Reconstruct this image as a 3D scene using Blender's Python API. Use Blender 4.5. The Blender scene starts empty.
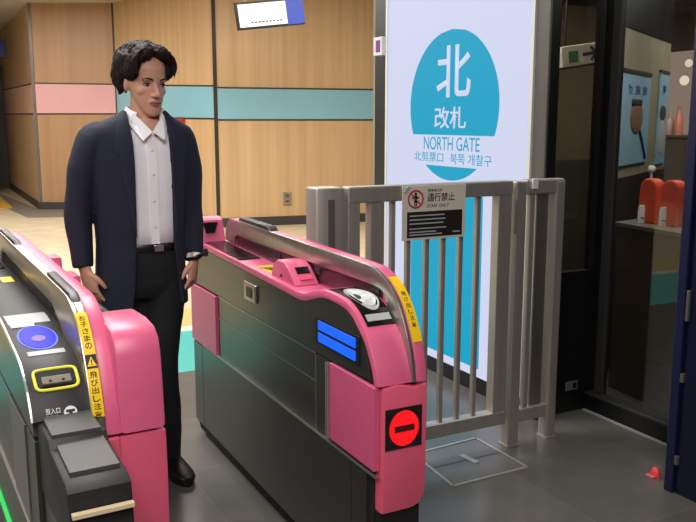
import bpy, bmesh, math, random
from mathutils import Vector, Matrix, noise as mnoise
random.seed(7)
S = bpy.context.scene
COL = S.collection
PI = math.pi
EV = 0.55

# ------------------------------------------------------------------ materials
def lin(c):
    out = []
    for v in c:
        v = v / 255.0
        out.append(v / 12.92 if v <= 0.04045 else ((v + 0.055) / 1.055) ** 2.4)
    return (out[0], out[1], out[2], 1.0)

def M(name, rgb, rough=0.5, metal=0.0, var=0.05, scale=8.0, stretch=(1, 1, 1), bump=0.0, rvar=0.0, spec=0.5, coat=0.0):
    m = bpy.data.materials.new(name); m.use_nodes = True
    nt = m.node_tree; b = nt.nodes['Principled BSDF']
    b.inputs['Roughness'].default_value = rough
    b.inputs['Metallic'].default_value = metal
    b.inputs['Specular IOR Level'].default_value = spec
    b.inputs['Coat Weight'].default_value = coat
    tc = nt.nodes.new('ShaderNodeTexCoord'); mp = nt.nodes.new('ShaderNodeMapping')
    mp.inputs['Scale'].default_value = stretch
    nz = nt.nodes.new('ShaderNodeTexNoise'); nz.inputs['Scale'].default_value = scale; nz.inputs['Detail'].default_value = 4
    nt.links.new(tc.outputs['Object'], mp.inputs['Vector']); nt.links.new(mp.outputs['Vector'], nz.inputs['Vector'])
    rp = nt.nodes.new('ShaderNodeValToRGB')
    base = lin(rgb)
    rp.color_ramp.elements[0].position = 0.3; rp.color_ramp.elements[1].position = 0.7
    rp.color_ramp.elements[0].color = tuple(max(0, v * (1 - var)) for v in base[:3]) + (1,)
    rp.color_ramp.elements[1].color = tuple(min(1, v * (1 + var)) for v in base[:3]) + (1,)
    nt.links.new(nz.outputs['Fac'], rp.inputs['Fac']); nt.links.new(rp.outputs['Color'], b.inputs['Base Color'])
    if rvar:
        mr = nt.nodes.new('ShaderNodeMapRange')
        mr.inputs['To Min'].default_value = max(0.02, rough - rvar); mr.inputs['To Max'].default_value = rough + rvar
        nt.links.new(nz.outputs['Fac'], mr.inputs['Value']); nt.links.new(mr.outputs['Result'], b.inputs['Roughness'])
    if bump:
        bp = nt.nodes.new('ShaderNodeBump'); bp.inputs['Strength'].default_value = bump; bp.inputs['Distance'].default_value = 0.01
        nt.links.new(nz.outputs['Fac'], bp.inputs['Height']); nt.links.new(bp.outputs['Normal'], b.inputs['Normal'])
    return m

def E(name, rgb, strength=1.0, base=None):
    m = bpy.data.materials.new(name); m.use_nodes = True
    b = m.node_tree.nodes['Principled BSDF']
    b.inputs['Base Color'].default_value = lin(base or (20, 20, 20)); b.inputs['Roughness'].default_value = 0.5; b.inputs['Specular IOR Level'].default_value = .15
    b.inputs['Emission Color'].default_value = lin(rgb); b.inputs['Emission Strength'].default_value = strength / 2 ** EV
    return m

def glass(name, tint, refl=0.08, rough=0.02):
    m = bpy.data.materials.new(name); m.use_nodes = True
    nt = m.node_tree; nt.nodes.clear()
    o = nt.nodes.new('ShaderNodeOutputMaterial'); mx = nt.nodes.new('ShaderNodeMixShader')
    t = nt.nodes.new('ShaderNodeBsdfTransparent'); t.inputs['Color'].default_value = lin(tint)
    g = nt.nodes.new('ShaderNodeBsdfGlossy'); g.inputs['Roughness'].default_value = rough
    lw = nt.nodes.new('ShaderNodeLayerWeight'); lw.inputs['Blend'].default_value = .5
    pw = nt.nodes.new('ShaderNodeMath'); pw.operation = 'POWER'; pw.inputs[1].default_value = 5
    mu = nt.nodes.new('ShaderNodeMath'); mu.operation = 'MULTIPLY_ADD'; mu.inputs[1].default_value = .9; mu.inputs[2].default_value = refl
    nt.links.new(lw.outputs['Facing'], pw.inputs[0]); nt.links.new(pw.outputs['Value'], mu.inputs[0]); nt.links.new(mu.outputs['Value'], mx.inputs['Fac'])
    nt.links.new(t.outputs['BSDF'], mx.inputs[1]); nt.links.new(g.outputs['BSDF'], mx.inputs[2])
    nt.links.new(mx.outputs['Shader'], o.inputs['Surface'])
    return m

def tilemat(name, rgb, joint, size, off, rough, var=0.12, jw=0.006):
    m = bpy.data.materials.new(name); m.use_nodes = True
    nt = m.node_tree; b = nt.nodes['Principled BSDF']; b.inputs['Roughness'].default_value = rough
    tc = nt.nodes.new('ShaderNodeTexCoord'); mp = nt.nodes.new('ShaderNodeMapping')
    mp.inputs['Location'].default_value = (off[0], off[1], 0)
    br = nt.nodes.new('ShaderNodeTexBrick'); br.offset = 0.0; br.squash = 1.0
    br.inputs['Scale'].default_value = 1.0; br.inputs['Brick Width'].default_value = size; br.inputs['Row Height'].default_value = size
    br.inputs['Mortar Size'].default_value = jw / 2; br.inputs['Mortar Smooth'].default_value = 0.3; br.inputs['Bias'].default_value = 0
    base = lin(rgb)
    br.inputs['Color1'].default_value = tuple(v * (1 - var) for v in base[:3]) + (1,)
    br.inputs['Color2'].default_value = tuple(min(1, v * (1 + var)) for v in base[:3]) + (1,)
    br.inputs['Mortar'].default_value = lin(joint)
    nz = nt.nodes.new('ShaderNodeTexNoise'); nz.inputs['Scale'].default_value = 3.5; nz.inputs['Detail'].default_value = 7
    mx = nt.nodes.new('ShaderNodeMixRGB'); mx.blend_type = 'MULTIPLY'; mx.inputs['Fac'].default_value = 0.5
    rp = nt.nodes.new('ShaderNodeValToRGB'); rp.color_ramp.elements[0].position = .3; rp.color_ramp.elements[1].position = .7
    rp.color_ramp.elements[0].color = (.7, .7, .7, 1); rp.color_ramp.elements[1].color = (1.15, 1.15, 1.15, 1)
    nt.links.new(tc.outputs['Object'], mp.inputs['Vector']); nt.links.new(mp.outputs['Vector'], br.inputs['Vector'])
    nt.links.new(tc.outputs['Object'], nz.inputs['Vector']); nt.links.new(nz.outputs['Fac'], rp.inputs['Fac'])
    nt.links.new(br.outputs['Color'], mx.inputs['Color1']); nt.links.new(rp.outputs['Color'], mx.inputs['Color2'])
    nt.links.new(mx.outputs['Color'], b.inputs['Base Color'])
    return m

pink = M('pink_paint', (210, 92, 128), 0.38, var=.03, scale=3)
pink_hot = M('pink_front_paint', (218, 88, 116), 0.4, var=.03, scale=3)
pink_door = M('pink_door_paint', (196, 82, 122), 0.42, var=.04, scale=4)
steel = M('brushed_steel', (98, 97, 91), 0.36, 0.9, var=.08, scale=30, stretch=(1, .05, 1), rvar=.06)
steel_hi = M('satin_steel', (182, 174, 164), 0.34, 0.92, var=.06, scale=40, stretch=(1, 1, .05), rvar=.06)
steel_fence = M('fence_steel', (186, 178, 170), 0.42, 0.7, var=.06, scale=40, stretch=(1, 1, .04), rvar=.06)
edge_steel = M('edge_strip_steel', (190, 188, 180), 0.3, 0.9, var=.03)
black = M('black_plastic', (22, 21, 23), 0.42, var=.08)
dark = M('charcoal_plastic', (37, 35, 36), 0.5, var=.05, scale=5, spec=.3)
tray_mat = M('grey_tray_plate', (66, 65, 65), 0.5, var=.04)
seam_mat = M('seam_shadow_gap', (14, 14, 14), 0.8)
screen = M('black_glass_screen', (20, 18, 22), 0.12, var=.02)
white_pl = M('white_plastic', (215, 215, 212), 0.45, var=.02)
grey_lab = M('grey_label_print', (165, 168, 168), 0.5, var=.05)
yellow = M('yellow_sticker', (240, 196, 20), 0.4, var=.03)
yellow_soft = M('yellow_outline_paint', (226, 222, 70), 0.4, var=.03)
ink = M('black_ink', (25, 20, 16), 0.6, var=.02)
redink = M('red_ink', (170, 50, 45), 0.6, var=.02)
wood = M('wood_panel', (206, 170, 126), 0.42, var=.11, scale=5, stretch=(2.2, 2.2, .06))
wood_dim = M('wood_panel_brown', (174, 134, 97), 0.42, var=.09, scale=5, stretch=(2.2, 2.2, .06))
cyan_p = M('cyan_stripe_panel', (140, 192, 208), 0.35, var=.03, scale=2)
pink_p = M('pale_pink_stripe_panel', (222, 168, 168), 0.35, var=.05, scale=1.6)
peach_p = M('peach_stripe_panel', (238, 188, 160), 0.35, var=.05, scale=2)
trim_d = M('dark_bronze_trim', (52, 38, 32), 0.5)
trim_l = M('aluminium_seam_trim', (125, 118, 116), 0.4, .6)
base_d = M('dark_baseboard', (62, 57, 54), 0.5)
floor_grey = tilemat('grey_stone_tile', (95, 92, 88), (108, 104, 98), 0.6, (0.30, 0.42), 0.24, jw=.005)
floor_beige = tilemat('beige_tile', (208, 192, 160), (190, 176, 148), 0.45, (0, 0), 0.4, var=.03)
teal_f = M('teal_floor_film', (48, 172, 164), 0.45, var=.03)
ochre_f = M('ochre_floor_film', (205, 178, 112), 0.45, var=.03)
white_f = M('white_floor_line', (220, 212, 196), 0.5, var=.03)
tact_f = M('tactile_yellow', (226, 176, 60), 0.5, var=.05)
grey_f = M('dim_grey_floor_border', (128, 120, 110), 0.5, var=.05)
ceil_m = M('ceiling_white', (196, 190, 180), 0.7, var=.03)
wall_m = M('plain_grey_wall', (120, 112, 104), 0.7, var=.05)
pillar_m = tilemat('dark_stone_cladding', (46, 43, 42), (28, 26, 26), 0.3, (0, 0), 0.4)
black_fr = M('black_frame', (12, 12, 14), 0.35, var=.05)
mullion_m = M('dark_mullion_metal', (62, 60, 58), 0.4, 0.5, var=.05)
frame_grey = M('grey_trim_metal', (112, 108, 104), 0.4, 0.6, var=.05)
navy = M('navy_panel', (9, 13, 38), 0.35, var=.08)
navy_l = M('navy_edge_strip', (20, 22, 56), 0.35, var=.05)
skin = M('skin', (204, 152, 128), 0.55, var=.04, scale=14)
lip_m = M('lips', (165, 92, 84), 0.5, var=.03)
hair_m = M('dark_hair', (34, 24, 21), 0.62, var=.4, scale=55, stretch=(1, 1, .35), bump=.5, spec=.15)
suit = M('navy_wool', (21, 26, 45), 0.85, var=.12, scale=5, bump=.35)
suit_l = M('navy_wool_lapel', (24, 29, 50), 0.85, var=.08, scale=6)
shirt_m = M('white_cotton', (244, 242, 246), 0.8, var=.04, scale=5, bump=.5)
trouser_m = M('dark_trouser_wool', (12, 13, 20), 0.85, var=.12, scale=5, bump=.3)
leather = M('black_leather', (20, 17, 16), 0.35, var=.1)
eye_w = M('eye_white', (205, 192, 186), 0.3, var=.02)
eye_d = M('dark_iris', (24, 16, 14), 0.2, var=.02)
sign_white = E('backlit_white', (212, 218, 244), 0.95)
sign_teal = E('backlit_teal', (12, 168, 206), 0.9)
blue_led = E('blue_led', (22, 104, 255), 1.0)
blue_led2 = E('blue_reader_glow', (16, 24, 250), 1.0)
blue_rim = E('pale_blue_reader_rim', (140, 150, 255), 0.9)
red_led = E('red_led', (255, 22, 30), 1.0)
green_led = E('green_led', (60, 225, 110), 1.0)

# ------------------------------------------------------------------ mesh helpers
class MB:
    def __init__(self): self.bm = bmesh.new()
    def box(self, c, s, rot=None, bevel=0.0, seg=2):
        r = bmesh.ops.create_cube(self.bm, size=1.0)
        vs = r['verts']
        for v in vs: v.co = Vector((v.co.x * s[0], v.co.y * s[1], v.co.z * s[2]))
        if bevel:
            es = list({e for v in vs for e in v.link_edges})
            rr = bmesh.ops.bevel(self.bm, geom=es, offset=min(bevel, min(s) * .45), segments=seg, affect='EDGES', profile=.5)
            vs = list({v for f in rr['faces'] for v in f.verts} | {v for v in vs if v.is_valid})
        mt = Matrix.Translation(Vector(c)) @ (rot.to_4x4() if rot else Matrix())
        for v in vs: v.co = mt @ v.co
        return self
    def span(self, a, b, bevel=0.0):
        return self.box([(p + q) / 2 for p, q in zip(a, b)], [abs(q - p) for p, q in zip(a, b)], bevel=bevel)
    def prism(self, poly, axis, a, b, bevel=0.0):
        """poly in the two other axes, extruded from a to b along axis"""
        def mk(p, t):
            if axis == 'x': return (t, p[0], p[1])
            if axis == 'y': return (p[0], t, p[1])
            return (p[0], p[1], t)
        v0 = [self.bm.verts.new(mk(p, a)) for p in poly]; v1 = [self.bm.verts.new(mk(p, b)) for p in poly]
        n = len(poly)
        fs = [self.bm.faces.new(v0), self.bm.faces.new(v1[::-1])]
        for i in range(n): fs.append(self.bm.faces.new((v0[i], v1[i], v1[(i + 1) % n], v0[(i + 1) % n])))
        bmesh.ops.recalc_face_normals(self.bm, faces=fs)
        if bevel:
            es = list(set(fs[0].edges) | set(fs[1].edges))
            bmesh.ops.bevel(self.bm, geom=es, offset=bevel, segments=2, affect='EDGES', profile=.5)
        return self
    def loft(self, rings, cap=True, closed=True):
        vr = [[self.bm.verts.new(p) for p in r] for r in rings]
        fs = []
        for i in range(len(vr) - 1):
            n = len(vr[i])
            for j in range(n if closed else n - 1):
                k = (j + 1) % n
                fs.append(self.bm.faces.new((vr[i][j], vr[i][k], vr[i + 1][k], vr[i + 1][j])))
        if cap and closed:
            fs.append(self.bm.faces.new(vr[0][::-1])); fs.append(self.bm.faces.new(vr[-1]))
        bmesh.ops.recalc_face_normals(self.bm, faces=fs)
        return self
    def tube(self, pts, rad, n=10, flat=None):
        """rad: number, list, or list of (ra, rb)"""
        pts = [Vector(p) for p in pts]; rings = []
        up = Vector((0, 1, .123)) if flat is None else Vector(flat)
        for i, p in enumerate(pts):
            t = (pts[min(i + 1, len(pts) - 1)] - pts[max(i - 1, 0)]).normalized()
            a = up - t * up.dot(t)
            if a.length < 1e-4: a = Vector((1, 0, 0)) - t * t.x
            a.normalize(); b = t.cross(a)
            r = rad[i] if isinstance(rad, (list, tuple)) else rad
            ra, rb = r if isinstance(r, (list, tuple)) else (r, r)
            rings.append([p + a * (ra * math.cos(2 * PI * k / n)) + b * (rb * math.sin(2 * PI * k / n)) for k in range(n)])
        return self.loft(rings)
    def ball(self, c, r, rot=None, sub=3):
        rr = bmesh.ops.create_icosphere(self.bm, subdivisions=sub, radius=1)
        mt = Matrix.Translation(Vector(c)) @ (rot.to_4x4() if rot else Matrix()) @ Matrix.Diagonal((r[0], r[1], r[2], 1))
        for v in rr['verts']: v.co = mt @ v.co
        return self
    def cyl(self, a, b, r, n=24, r2=None):
        a, b = Vector(a), Vector(b); t = (b - a).normalized()
        u = t.orthogonal().normalized(); w = t.cross(u); r2 = r if r2 is None else r2
        return self.loft([[a + (u * math.cos(2 * PI * k / n) + w * math.sin(2 * PI * k / n)) * r for k in range(n)],
                          [b + (u * math.cos(2 * PI * k / n) + w * math.sin(2 * PI * k / n)) * r2 for k in range(n)]])
    def poly(self, pts):
        self.bm.faces.new([self.bm.verts.new(p) for p in pts]); return self
    def xf(self, mt):
        for v in self.bm.verts: v.co = mt @ v.co
        return self
    def build(self, name, mat, parent=None, label=None, smooth=False, angle=40):
        me = bpy.data.meshes.new(name); self.bm.to_mesh(me); self.bm.free()
        return link(name, me, mat, parent, label, smooth, angle)

def rootloc(p):
    return Vector(p['_loc']) if p is not None and '_loc' in p else (rootloc(p.parent) if p is not None and p.parent else Vector((0, 0, 0)))
def link(name, me, mat, parent=None, label=None, smooth=False, angle=40):
    me.materials.clear(); me.materials.append(mat)
    o = bpy.data.objects.new(name, me); COL.objects.link(o)
    if parent is not None:
        l = rootloc(parent)
        me.transform(Matrix.Translation(-l)); o.parent = parent
    if smooth:
        me.polygons.foreach_set('use_smooth', [True] * len(me.polygons))
        try: me.set_sharp_from_angle(angle=math.radians(angle))
        except Exception: pass
    if label: o['label'] = label
    return o
ROOTS = []
def thing(name, label, cat, loc, group=None):
    o = bpy.data.objects.new(name, None); COL.objects.link(o); o.empty_display_size = .1
    o.location = loc; o['_loc'] = list(loc); o['label'] = label; o['category'] = cat
    if group: o['group'] = group
    ROOTS.append(o)
    return o
def tag(o, label, cat, group=None):
    o['label'] = label; o['category'] = cat
    if group: o['group'] = group
    return o
def struct(o): o['kind'] = 'structure'; return o

def text(body, mat, parent, origin, right, up, w, h, name='lettering', th=.0006, weight=0.0):
    """letters fitted into a box w by h whose lower left corner is origin"""
    c = bpy.data.curves.new('txt', 'FONT'); c.body = body; c.offset = weight
    o = bpy.data.objects.new('txt', c); COL.objects.link(o)
    bpy.context.view_layer.update()
    dg = bpy.context.evaluated_depsgraph_get()
    me = bpy.data.meshes.new_from_object(o.evaluated_get(dg))
    bpy.data.objects.remove(o); bpy.data.curves.remove(c)
    xs = [v.co.x for v in me.vertices]; ys = [v.co.y for v in me.vertices]
    x0, x1, y0, y1 = min(xs), max(xs), min(ys), max(ys)
    R, U = Vector(right).normalized(), Vector(up).normalized(); N = R.cross(U); O = Vector(origin)
    for v in me.vertices:
        v.co = O + R * ((v.co.x - x0) / (x1 - x0) * w) + U * ((v.co.y - y0) / max(1e-6, y1 - y0) * h)
    bm = bmesh.new(); bm.from_mesh(me)
    r = bmesh.ops.extrude_face_region(bm, geom=bm.faces[:])
    for g in r['geom']:
        if isinstance(g, bmesh.types.BMVert): g.co += N * th
    bmesh.ops.recalc_face_normals(bm, faces=bm.faces[:])
    bm.to_mesh(me); bm.free(); me.name = name
    return link(name, me, mat, parent)

def remesh(me, voxel, smooth_it=3, fac=.5):
    o = bpy.data.objects.new('rm', me); COL.objects.link(o)
    md = o.modifiers.new('r', 'REMESH'); md.mode = 'VOXEL'; md.voxel_size = voxel; md.use_smooth_shade = True
    if smooth_it:
        sm = o.modifiers.new('s', 'SMOOTH'); sm.iterations = smooth_it; sm.factor = fac
    bpy.context.view_layer.update()
    out = bpy.data.meshes.new_from_object(o.evaluated_get(bpy.context.evaluated_depsgraph_get()))
    bpy.data.objects.remove(o)
    return out
def mb_mesh(mb):
    me = bpy.data.meshes.new('m'); mb.bm.to_mesh(me); mb.bm.free(); return me
def lerp_table(tb, z):
    if z <= tb[0][0]: return tb[0][1:]
    for a, b in zip(tb, tb[1:]):
        if z <= b[0]:
            t = (z - a[0]) / (b[0] - a[0]); return tuple(p + (q - p) * t for p, q in zip(a[1:], b[1:]))
    return tb[-1][1:]
def smooth_path(pts, n=6):
    """Catmull-Rom through points"""
    P = [Vector(p) for p in pts]; out = []
    for i in range(len(P) - 1):
        a, b, c, d = P[max(i - 1, 0)], P[i], P[i + 1], P[min(i + 2, len(P) - 1)]
        for k in range(n):
            t = k / n
            out.append(.5 * ((2 * b) + (c - a) * t + (2 * a - 5 * b + 4 * c - d) * t * t + (3 * b - a - 3 * c + d) * t ** 3))
    out.append(P[-1]); return out

# ------------------------------------------------------------------ camera
cd = bpy.data.cameras.new('camera'); cam = bpy.data.objects.new('camera', cd); COL.objects.link(cam)
cam.location = (0, 0, 1.45); cam.rotation_euler = (math.radians(90 - 9.7), 0, math.radians(-27.5))
cd.sensor_width = 36; cd.lens = 820 / 696 * 36; cd.clip_start = .05
S.camera = cam

# ------------------------------------------------------------------ setting
struct(MB().span((-6, -5, -.1), (9, 4.55, 0)).build('floor', floor_grey))
struct(MB().span((-6, 5.61, -.1), (11, 22, 0)).build('floor', floor_beige))
struct(MB().span((-6, 4.55, -.1), (9, 5.47, 0)).build('trim_1', teal_f))
struct(MB().span((-6, 5.47, -.1), (9, 5.61, 0)).build('trim_2', white_f))
struct(MB().span((-6, 5.61, 0), (9, 6.15, .002)).build('trim_3', ochre_f))
struct(MB().prism([(1.4, 13.2), (3.2, 12.6), (2.93, 13.75), (1.73, 14.38), (1.3, 19), (.9, 19)], 'z', 0, .003).build('trim_4', grey_f))
struct(MB().span((.7, 14.8, 0), (1.35, 21, .006)).build('trim_5', tact_f))
struct(MB().span((-6, -5, 3.3), (11, 22, 3.4)).build('ceiling', ceil_m))
struct(MB().span((-6.1, -5, 0), (-6, 22, 3.3)).build('wall_left', wall_m))
struct(MB().span((-6, -5.1, 0), (9, -5, 3.3)).build('wall_front', wall_m))
struct(MB().span((-6, 22, 0), (2, 22.1, 3.3)).build('wall_far', wall_m))

def quadslab(mb, A, B, za0, za1, zb0, zb1, out=0.0, th=.08):
    a, b = Vector((A[0], A[1], 0)), Vector((B[0], B[1], 0)); d = (b - a).normalized()
    n = Vector((d.y, -d.x, 0))          # towards the camera side
    f = n * out; k = n * (out - th)
    mb.loft([[a + f + Vector((0, 0, za0)), b + f + Vector((0, 0, zb0)), b + f + Vector((0, 0, zb1)), a + f + Vector((0, 0, za1))],
             [a + k + Vector((0, 0, za0)), b + k + Vector((0, 0, zb0)), b + k + Vector((0, 0, zb1)), a + k + Vector((0, 0, za1))]])
    return mb
def onl(A, B, s): return (A[0] + (B[0] - A[0]) * s, A[1] + (B[1] - A[1]) * s)
P0, P1, P2, P3, P4 = (1.735, 19.83), (1.726, 14.38), (2.933, 13.754), (3.581, 10.79), (5.912, 10.403)
PD = onl(P3, P4, 1.9)
fac = [('wall_back_corner', P0, P1, wood, peach_p, (1.60, 2.10), (1.565, 2.04), 2),
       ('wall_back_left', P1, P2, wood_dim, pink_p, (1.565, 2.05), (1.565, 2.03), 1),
       ('wall_back', P2, P3, wood, cyan_p, (1.51, 2.02), (1.481, 1.909), 1),
       ('wall_back_right', P3, PD, wood, cyan_p, (1.465, 1.887), (1.468, 1.886), 1)]
tn = 6
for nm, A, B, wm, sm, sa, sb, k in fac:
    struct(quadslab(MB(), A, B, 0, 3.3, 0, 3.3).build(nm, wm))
    struct(quadslab(MB(), A, B, 0, .125, 0, .125, .015, .02).build('baseboard_' + nm[5:], base_d))
    struct(quadslab(MB(), A, B, sa[0], sa[1], sb[0], sb[1], .006, .01).build('trim_%d' % tn, sm)); tn += 1
    mb = MB()
    quadslab(mb, A, B, sa[0] - .012, sa[0] + .008, sb[0] - .012, sb[0] + .008, .010, .015)
    quadslab(mb, A, B, sa[1] - .008, sa[1] + .012, sb[1] - .008, sb[1] + .012, .010, .015)
    struct(mb.build('trim_%d' % tn, trim_d)); tn += 1
for (A, B, s, m_, w) in [(P1, P2, .0, trim_l, .05), (P1, P2, .985, trim_d, .05), (P3, P4, .0, trim_d, .05)]:
    a = onl(A, B, s); L = math.dist(A, B); b = onl(A, B, s + w / L)
    struct(quadslab(MB(), a, b, .125, 3.3, .125, 3.3, .013, .02).build('trim_%d' % tn, m_)); tn += 1

# doorway at the far left
mb = MB(); mb.span((1.02, 19.2, 0), (1.72, 19.4, 2.62)); struct(mb.build('door_1', base_d))
t = tag(MB().span((.95, 17.95, .006), (1.38, 18.0, 2.2), .01).build('poster_board', M('pale_pink_poster', (236, 196, 190), .5, var=.12, scale=3)),
        'pale pink poster board standing at the dark doorway, far left edge', 'poster')
tag(MB().span((1.1, 16.95, 2.62), (1.62, 17.0, 2.95), .01).build('hanging_sign', M('navy_sign', (36, 44, 110), .4)),
    'small navy blue sign hung high at the far left edge', 'sign')

# pillar carrying the lightbox
struct(MB().span((2.62, 3.06, 0), (2.68, 4.66, 3.3)).build('wall_right', pillar_m))
struct(MB().span((2.585, 2.985, 0), (2.60, 3.075, 3.3), .004).build('trim_%d' % tn, frame_grey)); tn += 1

# ------------------------------------------------------------------ illuminated sign
sg = thing('lightbox_sign', 'tall backlit white sign with teal circle reading north gate, behind the steel barrier', 'sign', (2.6, 3.77, 0))
MB().span((2.585, 3.09, 0), (2.62, 4.45, .09)).build('plinth', black, sg)
mb = MB()
mb.span((2.575, 3.078, .085), (2.62, 3.10, 2.40)); mb.span((2.575, 4.43, .085), (2.62, 4.452, 2.40)); mb.span((2.575, 3.1, 2.38), (2.62, 4.43, 2.40))
mb.build('frame', white_pl, sg)
panel = MB().span((2.58, 3.10, .088), (2.615, 4.43, 2.38)).build('light_panel', sign_white, sg)
X = 2.58
def disc(z0, z1):
    cy, cz, ry, rz = 3.744, 1.53, .416, .403
    def yw(z): return ry * math.sqrt(max(0, 1 - ((z - cz) / rz) ** 2))
    zs = [z0 + (z1 - z0) * i / 40 for i in range(41)]
    return [(cy + yw(z), z) for z in zs] + [(cy - yw(z), z) for z in reversed(zs) if yw(z) > 1e-4 or True]
def clean(p):
    o = []
    for q in p:
        if not o or math.dist(q, o[-1]) > 1e-4: o.append(q)
    if math.dist(o[0], o[-1]) < 1e-4: o.pop()
    return o
MB().prism(clean(disc(1.373, 1.933)), 'x', X - .002, X + .001).build('teal_disc_top', sign_teal, sg, 'upper part of the teal circle')
MB().prism(clean(disc(1.127, 1.203)), 'x', X - .002, X + .001).build('teal_disc_bottom', sign_teal, sg, 'lower sliver of the teal circle')
MB().span((X - .002, 3.44, .135), (X + .001, 4.135, 1.06)).build('teal_block', sign_teal, sg, 'teal block filling the lower half of the sign')
L, U = (0, -1, 0), (0, 0, 1)
text('北', sign_white, sg, (X - .002, 3.890, 1.575), L, U, .318, .275, weight=.012)
text('改札', sign_white, sg, (X - .002, 3.905, 1.408), L, U, .300, .118, weight=.01)
text('NORTH GATE', sign_teal, sg, (X - .0005, 4.012, 1.290), L, U, .530, .073, weight=.004)
text('北剪票口', sign_teal, sg, (X - .0005, 4.112, 1.222), L, U, .300, .055, weight=.004)
text('북쪽 개찰구', sign_teal, sg, (X - .0005, 3.745, 1.218), L, U, .368, .058, weight=.004)

# small sign on the pillar's far edge, dark corner
t = thing('projecting_sign', 'small white plate with purple mark sticking out left of the lightbox', 'sign', (2.59, 4.47, 1.9))
MB().span((2.55, 4.455, 1.845), (2.62, 4.56, 1.955), .003).build('plate', white_pl, t)
MB().span((2.547, 4.475, 1.865), (2.55, 4.525, 1.935)).build('printed_mark', M('purple_print', (120, 50, 130), .5), t, 'purple printed mark')

# ------------------------------------------------------------------ signs and fittings on the wood wall
t = thing('hanging_sign', 'white sign board with black border and blue end, high on the wood wall', 'sign', (3.7, 9.5, 2.5))
a = Vector((3.294, 9.0, 2.449)); b = Vector((4.06, 8.86, 2.545)); ln = b - a
rot = ln.to_track_quat('X', 'Z').to_matrix()
u = ln.normalized()
Z = Vector((0, 0, 1)); upv = (Z - u * Z.dot(u)).normalized(); nn = u.cross(upv)
Rm = Matrix((u, -nn, upv)).transposed()
def sb(x0, x1, z0, z1, y0, y1):
    c = a + u * ((x0 + x1) / 2) + upv * ((z0 + z1) / 2) - nn * ((y0 + y1) / 2)
    return MB().box(c, (abs(x1 - x0), abs(y1 - y0), abs(z1 - z0)), Rm)
Ls = ln.length
sb(0, Ls, 0, .3, 0, .05).build('board', black_fr, t)
sb(.03, Ls * .74, .025, .275, -.004, 0).build('face', white_pl, t, 'white lettered face')
sb(Ls * .74, Ls, .012, .29, -.004, 0).build('end_panel', M('blue_sign_print', (40, 60, 150), .5), t, 'blue end of the board')
mb = MB()
for i in range(9):
    x0 = .16 + i * .042
    c = a + u * (x0 + .014) + upv * .07 + nn * .006
    mb.box(c, (.026, .003, .014), Rm)
mb.build('print_line', ink, t)
for dx in (.12, Ls - .12):
    p = a + u * dx + upv * .29 - nn * .025
    MB().cyl(p, (p.x, p.y, 3.3), .012, 10).build('hanger_rod', frame_grey, t)

def wallpt(A, B, s, z, out=.0):
    d = Vector((B[0] - A[0], B[1] - A[1], 0)).normalized(); n = Vector((d.y, -d.x, 0))
    p = onl(A, B, s); return Vector((p[0], p[1], z)) + n * out, d, n
p, d, n = wallpt(P3, P4, .42, .38, .012)
Rw = Matrix((d, n, Z)).transposed()
t = thing('wall_plate', 'small steel intercom plate low on the wood wall, left of the barrier post', 'plate', p - n * .012)
MB().box(p, (.115, .024, .19), Rw, .006).build('cover_plate', steel_hi, t)
MB().box(p + n * .013 + Z * .03, (.05, .004, .05), Rw).build('socket', frame_grey, t)
MB().box(p + n * .013 - Z * .045, (.05, .004, .02), Rw).build('slot', black, t)
p, d, n = wallpt(P2, P3, .68, 1.44, .03)
Rw = Matrix((d, n, Z)).transposed()
t = thing('fire_alarm', "small red alarm box on the wood wall just behind the man's shoulder", 'alarm', p - n * .03)
MB().box(p, (.34, .06, .08), Rw, .01).build('housing', M('alarm_red', (205, 40, 48), .4), t)
MB().box(p + n * .032, (.22, .006, .03), Rw).build('label_strip', M('alarm_red_light', (225, 110, 105), .4), t)

# ------------------------------------------------------------------ shop front on the right
w1 = struct(MB().span((2.60, 3.0, 0), (2.665, 3.05, 3.0)).build('window_1', black_fr))
MB().span((2.925, 2.985, 0), (2.972, 3.05, 3.0)).build('window_frame', black_fr, w1)
MB().span((2.665, 3.0, 0), (2.925, 3.05, .72)).build('kick_panel', black_fr, w1)
MB().span((2.665, 3.0, 2.9), (2.925, 3.05, 3.0)).build('window_frame', black_fr, w1)
MB().span((2.665, 3.02, .72), (2.925, 3.028, 2.9)).build('pane', glass('smoky_glass', (205, 203, 196), .06), w1)
t = thing('outlet', 'small grey wall socket low on the black panel beside the barrier', 'outlet', (2.83, 2.99, .13))
MB().span((2.79, 2.994, .112), (2.868, 3.0, .16), .002).build('cover', M('dim_grey_plate', (88, 88, 90), .4), t)
MB().span((2.835, 2.992, .122), (2.858, 2.995, .15)).build('socket', black, t)
w2 = struct(MB().span((2.91, 1.4, 0), (3.0, 2.985, .085)).build('window_2', black_fr))
MB().span((2.905, 1.4, .085), (2.98, 2.985, .10), .003).build('window_sill', mullion_m, w2)
MB().span((2.90, 1.4, 0), (2.911, 2.985, .008)).build('sealant_line', M('pale_sealant', (150, 147, 140), .6), w2)
MB().span((2.943, 2.905, .1), (2.975, 2.96, 3.0), .004).build('mullion', mullion_m, w2)
MB().span((2.95, 2.96, .1), (2.975, 2.985, 3.0)).build('window_frame', black_fr, w2)
MB().span((2.958, 1.4, .1), (2.964, 2.905, 3.0)).build('pane', glass('shop_glass', (225, 228, 225), .045), w2)
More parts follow.
